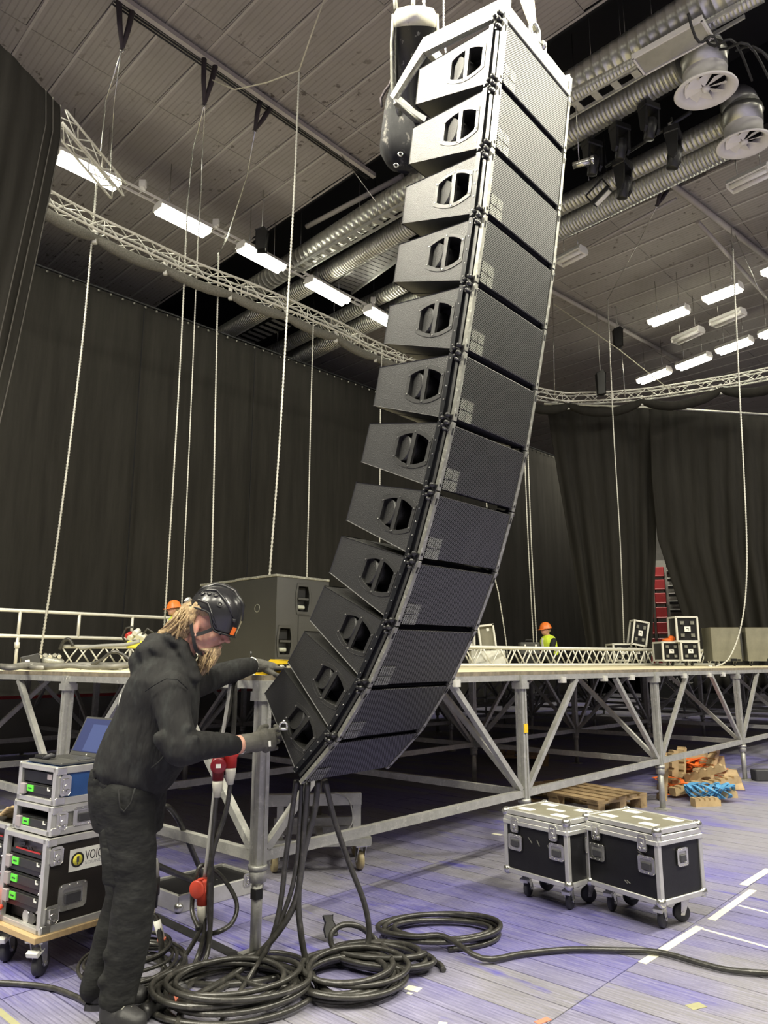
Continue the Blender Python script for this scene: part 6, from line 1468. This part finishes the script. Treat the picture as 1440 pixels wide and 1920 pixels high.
for nm, q, th, Yo in (('holster_pocket', [(172, 1462), (203, 1452), (206, 1556), (180, 1548)], .05, YB - .17), ('cargo_pocket', [(188, 1588), (228, 1592), (222, 1668), (190, 1660)], .05, YB - .19), ('pocket_flap', [(186, 1560), (205, 1545), (232, 1580), (228, 1600), (190, 1596)], .055, YB - .185), ('back_pocket', [(170, 1440), (202, 1438), (200, 1456), (174, 1462)], .045, YB - .175)):
    pts = [V(x, y, Yo) for x, y in q]; n = len(pts); off = Vector((0, th, 0)); mb = MB().add(pts + [p + off for p in pts], [tuple(range(n)), tuple(reversed(range(n, 2 * n)))] + [(i, (i + 1) % n, n + (i + 1) % n, n + i) for i in range(n)])
    o = build(mb, nm, M['trouser'], tro, local=False); rm = o.modifiers.new('soft', 'REMESH'); rm.mode = 'VOXEL'; rm.voxel_size = .008; rm.use_smooth_shade = True; sm = o.modifiers.new('s', 'SMOOTH'); sm.iterations = 6
build(MB().tube(A(YB - .232, (222, 1480), (225, 1515), (233, 1522), (246, 1505), (253, 1478)), .004, 6), 'pocket_seam', M['hoodie'], tro, local=False)
# ---- boots
def boot(ankle, heel, toe, name='boot'):
    d = (toe - heel); d.z = 0; L = d.length; d.normalize(); W = frame((heel.x, heel.y, 0), d, (-d.y, d.x, 0), (0, 0, 1)); mb = MB()
    mb.capsule((.045, 0, .055), (.055, 0, .14), .050, .052, 14, M=W); mb.capsule((.05, 0, .055), (L * .62, 0, .050), .048, .046, 14, M=W); mb.capsule((L * .55, 0, .052), (L - .05, 0, .046), .050, .042, 14, side=(0, 1, 0), k=1.1, M=W)
    o = organic(mb, name, M['rubber'], man, .006, 4)
    so = MB().prism([(.0, -.034), (.03, -.042), (L * .45, -.036), (L * .72, -.050), (L - .03, -.040), (L, 0), (L - .03, .040), (L * .72, .050), (L * .45, .036), (.03, .042), (.0, .034)], .0, .026, 2, W); build(so, 'sole', M['wheel'], o, local=False, bevel=.004)
    lc = MB()
    for k in range(4): lc.tube([W @ Vector((L * .42 + .025 * k, -.03, .098 - .008 * k)), W @ Vector((L * .42 + .025 * k, 0, .110 - .008 * k)), W @ Vector((L * .42 + .025 * k, .03, .098 - .008 * k))], .004, 6)
    build(lc, 'laces', M['edge'], o, local=False); return o
boot(an_l, Vector((atz(152, 1903, 0).x, YB + .05, 0)), Vector((atz(278, 1890, 0).x, YB + .06, 0)))
boot(an_r, Vector((atz(190, 1925, 0).x, YB - .12, 0)), Vector((atz(262, 1925, 0).x + .05, YB - .20, 0)))
# ---- gloves and wrists
def glove(name, Wm, fingers, thumb, palm_len=.09):
    mb = MB(); mb.capsule((-.055, 0, 0), (.0, 0, 0), .036, .034, 14, side=(0, 1, 0), k=1.05, M=Wm)
    mb.capsule((.0, 0, 0), (palm_len * .5, 0, 0), .030, .027, 14, side=(0, 1, 0), k=1.35, M=Wm); mb.capsule((palm_len * .5, 0, 0), (palm_len * .86, .0, 0), .026, .021, 14, side=(0, 1, 0), k=1.9, M=Wm)
    for y, lens, bends, r in fingers:
        p = Vector((palm_len * .80, y, 0)); ang = 0
        for L_, b_ in zip(lens, bends):
            ang += math.radians(b_); q = p + Vector((math.cos(ang) * L_, y * .10, -math.sin(ang) * L_)); mb.capsule(p, q, r, r * .93, 10, M=Wm); p = q; r *= .95
    for p, q, r0, r1 in thumb: mb.capsule(p, q, r0, r1, 10, M=Wm)
    return organic(mb, name, M['glove'], man, .0034, 3)
d = (V(500, 1388, 3.74) - wr_r).normalized(); up = Vector((0, .05, 1)); up = (up - d * up.dot(d)).normalized(); bk = d.cross(up)
WR_ = frame(wr_r + d * .088, d, up, bk) @ Matrix.Scale(1.22, 4)
glove('right_glove', WR_, [(.034, (.042, .026, .020), (10, 46, 42), .0105), (.011, (.046, .030, .022), (14, 48, 42), .0110), (-.012, (.044, .028, .020), (18, 50, 40), .0105), (-.034, (.034, .022, .018), (22, 50, 38), .0095)],
      [((.018, .022, -.012), (.050, .046, -.030), .017, .014), ((.050, .046, -.030), (.080, .048, -.044), .0135, .012)])
build(MB().bar(WR_ @ Vector((.045, .0, .031)), WR_ @ Vector((.045, -.022, .031)), .010, .006, tuple(bk)), 'glove_tag', M['label'], man, local=False)
d2 = (V(520, 1251, 4.36) - wr_l).normalized(); bk2 = Vector((-.1, -.35, 1)); bk2 = (bk2 - d2 * bk2.dot(d2)).normalized(); y2 = bk2.cross(d2)
WL_ = frame(wr_l + d2 * .048, d2, y2, bk2) @ Matrix.Scale(1.12, 4)
glove('left_glove', WL_, [(-.034, (.044, .028, .022), (-6, 22, 20), .0105), (-.011, (.048, .032, .024), (4, 26, 22), .0110), (.012, (.045, .030, .022), (10, 30, 24), .0105), (.034, (.036, .024, .018), (16, 32, 24), .0095)],
      [((.020, -.022, -.012), (.055, -.050, -.026), .018, .014), ((.055, -.050, -.026), (.092, -.056, -.036), .0135, .012)])
c = el_r.lerp(wr_r, .93); dw = (wr_r - el_r).normalized(); build(MB().tube([c, c + dw * .05], [.0425, .042], 18), 'bare_wrist', M['skin'], man, local=False)
build(MB().tube([c + dw * .030, c + dw * .045], [.044, .0435], 18), 'wristband', M['label'], man, local=False)
c = el_l.lerp(wr_l, .965); dw2 = (wr_l - el_l).normalized(); build(MB().tube([c, c + dw2 * .012], .046, 16), 'wristband', M['label'], man, local=False)
# silver pin in the right hand
Pn = V(531, 1362, 3.72); tag(build(MB().tube([Pn + Vector((-.018, 0, -.01)), Pn + Vector((-.016, 0, .012)), Pn + Vector((0, 0, .020)), Pn + Vector((.018, 0, .012)), Pn + Vector((.02, 0, -.01))], .006, 8).cyl(Pn + Vector((-.022, 0, -.012)), Pn + Vector((.024, 0, -.012)), .008, 10).ell(Pn + Vector((.004, 0, .022)), .010), 'quick_release_pin', M['chrome'], None, TR(*Pn), local=False), 'small chrome locking pin held on top of the right glove', 'pin')
# ---- helmet
hc, hr = Vector((.050, 0, .088)), Vector((.134, .116, .140))
def edge_z(x):
    s = min(1, max(0, (x - .040) / .060)); s = s * s * (3 - 2 * s); return .092 * (1 - s) + .014 * s
def dome(a, t, off=0.0):
    ca, sa = math.cos(a), math.sin(a); ze = edge_z(hc.x + hr.x * ca); z = ze + (hc.z + hr.z - ze) * math.sin(t * math.pi / 2)
    k = 1 - .05 * max(0, (hc.z - z) / .06) if z < hc.z else math.sqrt(max(0, 1 - ((z - hc.z) / hr.z) ** 2))
    return Vector((hc.x + (hr.x + off) * k * ca, (hr.y + off) * k * sa, z + off * (z > hc.z) * ((z - hc.z) / hr.z)))
n = 48; rings = [[HWu @ dome(2 * math.pi * k / n, t) for k in range(n)] for t in [j / 14 * .985 for j in range(15)]]
hm = build(MB().loft(rings, None, False).add(rings[-1], [tuple(range(n))], True), 'helmet', M['helmet'], man, local=False)
s_ = hm.modifiers.new('shell', 'SOLIDIFY'); s_.thickness = .007; s_.offset = -1
build(MB().tube([HWu @ dome(2 * math.pi * k / n, 0, .002) for k in range(n)], .0045, 6, closed=True), 'edge_trim', M['strap'], hm, local=False)
for s in (-1, 1):
    build(MB().tube([HWu @ dome(s * a, t, .002) for a, t in ((2.55, .34), (2.1, .50), (1.7, .56), (1.3, .52), (.95, .40), (.7, .26))], [.003, .007, .008, .008, .007, .003], 8), 'upper_ridge', M['helmet'], hm, local=False)
    build(MB().tube([HWu @ dome(s * a, t, .002) for a, t in ((2.7, .10), (2.2, .18), (1.75, .17), (1.4, .08), (1.15, .05))], [.003, .006, .007, .006, .003], 8), 'lower_ridge', M['helmet'], hm, local=False)
    for a, t in ((2.25, .36), (1.95, .41), (1.62, .42), (1.32, .37)):
        P = HWu @ dome(s * a, t, .001); Nn = (P - HWu @ Vector((hc.x, 0, hc.z))).normalized(); X = Nn.cross(Vector((0, 0, 1))).normalized(); W = frame(P, X, Nn.cross(X), Nn)
        v = build(MB().lathe([(.0115, -.002), (.0125, .003), (.0105, .004), (.0095, -.001)], 14, W, False), 'vent_rim', M['helmet'], hm, local=False); build(MB().lathe([(.010, .0005), (.001, .001)], 14, W), 'vent_hole', M['laptop'], v, local=False)
    P = HWu @ dome(s * .62, .22, .004); build(MB().ell(P, .010), 'lamp_clip', M['helmet'], hm, local=False)
P0, P1 = HWu @ dome(-.42, .13, .003), HWu @ dome(-.42, .02, .003); build(MB().bar(P0, P1, .026, .006, tuple((P0 - (HWu @ hc)).normalized())), 'orange_sticker', M['orange'], hm, local=False)
build(MB().tube([HWu @ dome(a, .30 + .62 * (1 - abs(a) / 3.14), .003) for a in ()] or [HWu @ dome(0, .25, .002), HWu @ dome(0, .5, .003), HWu @ dome(0, .8, .003), HWu @ Vector((hc.x, 0, hc.z + hr.z + .002)), HWu @ dome(math.pi, .8, .003), HWu @ dome(math.pi, .5, .003), HWu @ dome(math.pi, .25, .002)], [.004, .012, .014, .014, .014, .012, .004], 8), 'crown_ridge', M['helmet'], hm, local=False)
build(MB().bar(HWu @ Vector((-.092, -.05, .105)), HWu @ Vector((-.088, -.03, .125)), .02, .012), 'rear_buckle', M['chrome'], hm, local=False)
ys_ = YB - .098
sp_ = lambda *p: [V(x, y, yy) for x, y, yy in p]
st = MB()
for line in (sp_((404, 1176, ys_), (388, 1184, ys_ + .004), (368, 1190, ys_ + .006), (361, 1188, ys_ + .004), (356, 1150, ys_ + .004)), sp_((362, 1188, ys_ + .004), (364, 1205, ys_ + .012), (369, 1220, ys_ + .03), (380, 1226, ys_ + .06), (386, 1227, YB))):
    sl = spline(line, 6)
    for a_, b_ in zip(sl, sl[1:]): st.bar(a_, b_ + (b_ - a_) * .15, .016, .005, (0, 1, 0))
build(st, 'chin_strap', M['strap'], hm, local=False)
# ---- hair and beard
hh = MB()
for a0, a1, r0, r1, Y0 in (((362, 1146), (340, 1168), .060, .050, YB), ((342, 1160), (322, 1180), .045, .034, YB - .02), ((326, 1176), (300, 1189), .034, .014, YB - .03), ((352, 1160), (350, 1196), .045, .030, YB - .03), ((345, 1180), (330, 1200), .034, .022, YB - .05), ((360, 1150), (358, 1176), .035, .02, YB - .07), ((335, 1168), (312, 1196), .026, .012, YB - .07), ((372, 1140), (388, 1150), .03, .02, YB - .072)):
    hh.capsule(V(*a0, Y0), V(*a1, Y0), r0, r1, 12, side=(0, 1, 0), k=1.25)
hair = organic(hh, 'hair', M['hair'], man, .006, 2, None, (.022, .022))
rnd = random.Random(6); stn = MB()
for k in range(60):
    x, y = rnd.uniform(338, 362), rnd.uniform(1140, 1165); Yk = YB - rnd.uniform(.03, .11); e = (rnd.uniform(-42, -8), rnd.uniform(22, 48))
    stn.tube(spline([V(x, y, Yk), V(x + e[0] * .35, y + e[1] * .45, Yk - .012), V(x + e[0], y + e[1], Yk)], 4), [.004] * 8 + [.0012], 5)
tag(build(stn, 'loose_strands', M['hair'], hair, local=False), kind='stuff')
build(MB().tube([V(341, 1152, YB - .055), V(346, 1158, YB - .09), V(350, 1168, YB - .085)], .007, 8), 'hair_tie', M['strap'], hair, local=False)
bb = MB()
for a0, a1, r0, r1, k in (((392, 1216), (404, 1222), .036, .026, 1.5), ((400, 1222), (392, 1240), .034, .030, 1.4), ((392, 1238), (378, 1262), .030, .012, 1.3), ((384, 1226), (374, 1250), .030, .014, 1.3), ((378, 1214), (394, 1222), .024, .024, 2.4)):
    bb.capsule(V(*a0, YB), V(*a1, YB), r0, r1, 12, side=(0, 1, 0), k=k)
for s in (-1, 1): bb.capsule((.110, 0, -.036), (.098, s * .030, -.052), .009, .008, 8, M=HW)
brd = organic(bb, 'beard', M['beard'], man, .0055, 2, None, (.020, .018))
stn = MB()
for k in range(50):
    x, y = rnd.uniform(384, 406), rnd.uniform(1216, 1238); Yk = YB - rnd.uniform(-.01, .055); stn.tube([V(x, y, Yk), V(x - 5, y + 12, Yk - .006), V(x - rnd.uniform(6, 22), y + rnd.uniform(20, 34), Yk)], [.0035, .003, .001], 5)
tag(build(stn, 'beard_strands', M['hair'], brd, local=False), kind='stuff')

# ---- two riggers kneeling far back on the deck
def rigger(label, P, yaw, headz, box=True):
    W = TR(P.x, P.y, P.z) @ RZ(yaw); s = headz; b = MB()
    hd = Vector((.06, 0, s))
    b.ell(hd, (.095, .075, .115), W); b.ell(hd + Vector((.05, 0, -.04)), (.05, .055, .07), W); b.capsule(hd + Vector((.09, 0, .01)), hd + Vector((.115, 0, -.02)), .012, .015, 8, M=W)
    for k in (-1, 1): b.ell(hd + Vector((0, k * .075, -.01)), (.02, .012, .03), W)
    b.capsule(hd + Vector((-.02, 0, -.06)), (.0, 0, s - .20), .055, .06, 12, M=W); b.capsule((0, 0, s - .24), (-.05, 0, .22), .13, .12, 14, side=(0, 1, 0), k=1.3, M=W)
    for k in (-1, 1):
        b.capsule((0, k * .17, s - .23), (.12, k * .24, s - .48), .055, .045, 10, M=W); b.capsule((.12, k * .24, s - .48), (.33, k * .12, s - .50), .044, .034, 10, M=W)
        b.capsule((-.05, k * .10, .20), (.32, k * .16, .20), .085, .065, 12, M=W); b.capsule((.32, k * .16, .20), (.0, k * .15, .07), .062, .05, 12, M=W); b.capsule((.0, k * .15, .06), (-.16, k * .15, .06), .045, .04, 10, M=W)
        p0 = Vector((.33, k * .12, s - .50)); b.capsule(p0, p0 + Vector((.07, 0, 0)), .034, .026, 10, side=(0, 0, 1), k=1.4, M=W)
        for f in range(4): q = p0 + Vector((.07, 0, -.03 + .02 * f)); b.capsule(q, q + Vector((.04, -k * .01, -.01)), .009, .008, 8, M=W); b.capsule(q + Vector((.04, -k * .01, -.01)), q + Vector((.055, -k * .035, -.015)), .008, .007, 8, M=W)
        b.capsule(p0 + Vector((.02, 0, .03)), p0 + Vector((.06, -k * .02, .055)), .011, .009, 8, M=W)
    o = organic(b, 'person', M['skin'], None, .0085, 3, W); tag(o, label, 'person')
    c = MB(); c.capsule((0, 0, s - .25), (-.05, 0, .24), .145, .14, 14, side=(0, 1, 0), k=1.32, M=W)
    for k in (-1, 1): c.capsule((0, k * .18, s - .23), (.12, k * .24, s - .48), .068, .058, 10, M=W); c.capsule((.12, k * .24, s - .48), (.31, k * .12, s - .50), .056, .044, 10, M=W)
    organic(c, 'black_sweater', M['hoodie'], o, .012, 2)
    v = MB(); v.capsule((.0, 0, s - .25), (-.05, 0, .26), .160, .155, 14, side=(0, 1, 0), k=1.30, M=W); v.capsule((0, -.14, s - .19), (0, .14, s - .19), .07, .07, 10, M=W)
    vest = organic(v, 'hi_vis_vest', M['hivis'], o, .012, 2)
    build(MB().box((.155, 0, s - .30), (.02, .05, .25), W).box((.0, -.215, s - .42), (.16, .02, .05), W).box((.0, .215, s - .42), (.16, .02, .05), W), 'reflective_band', M['label'], vest, local=False)
    l = MB()
    for k in (-1, 1): l.capsule((-.05, k * .10, .20), (.32, k * .16, .20), .098, .078, 12, M=W); l.capsule((.32, k * .16, .20), (.0, k * .15, .08), .076, .062, 12, M=W)
    l.ell((-.08, 0, .22), (.15, .19, .13), W); organic(l, 'black_trousers', M['trouser'], o, .012, 2)
    for k in (-1, 1): build(MB().capsule((.02, k * .15, .055), (-.18, k * .15, .055), .05, .045, 10, M=W), 'boot', M['rubber'], o, local=False)
    hat = build(MB().lathe([(.135, .0), (.128, .015), (.122, .05), (.098, .10), (.055, .135), (.001, .145)], 20, W @ TR(hd.x - .005, 0, hd.z + .03) @ RY(.1), False), 'hard_hat', M['hardhat'], o, local=False)
    build(MB().prism([(.08, -.09), (.17, -.05), (.185, 0), (.17, .05), (.08, .09)], .0, .012, 2, W @ TR(hd.x, 0, hd.z + .028) @ RY(.18)), 'hat_peak', M['hardhat'], hat, local=False)
    hr_ = MB(); hr_.ell(hd + Vector((-.04, 0, .0)), (.075, .083, .07), W); build(hr_, 'hair', M['beard'], o, local=False)
    return o
P = deck_pt(1030, 16.3); rigger('kneeling person in yellow hi-vis vest and orange hard hat on the deck at right', P, math.radians(205), .76)
W = TR(P.x - .48, P.y - .30, DT + .22) @ RZ(.2); t = thing('tool_case', 'dark grey tool case in front of the kneeling person in the hi-vis vest', 'tool box', W)
build(MB().box((0, 0, .14), (.44, .16, .26)), 'case', M['laptop'], t, bevel=.02); build(MB().tube([(-.08, 0, .26), (-.07, 0, .32), (.07, 0, .32), (.08, 0, .26)], .012, 8), 'handle', M['black'], t); build(MB().box((-.12, -.085, .2), (.04, .01, .05)).box((.12, -.085, .2), (.04, .01, .05)), 'latches', M['label'], t)
build(MB().box((0, 0, -.105), (.40, .30, .20)), 'foot_box', M['black'], t, bevel=.01)
P = deck_pt(326, 13.4); rigger('person in orange hard hat and yellow vest, almost hidden behind the bearded man\'s head', P, math.radians(-150), 1.0)
# ================================================================ tiny joined bits (screws, pins, prints) count as stuff
for o in bpy.data.objects:
    if o.type == 'MESH' and o.parent and o.name.split('.')[0] in ('screws', 'rivets', 'rack_screws', 'scratches', 'sockets', 'rigging_pins', 'laces', 'keys', 'label_print', 'corner_mark', 'white_scuffs', 'rungs', 'latches', 'handle_cups', 'contents', 'white_back_print', 'twist', 'slot', 'dark_print', 'reflective_band', 'dark_motif', 'sprocket_teeth', 'seam', 'front_rail', 'rigging_slots', 'spine', 'microphone_mark', 'lead', 'chin_strap', 'bracket', 'castor_fork', 'side_loops', 'maker_mark', 'dark_recess'):
        o['kind'] = 'stuff'
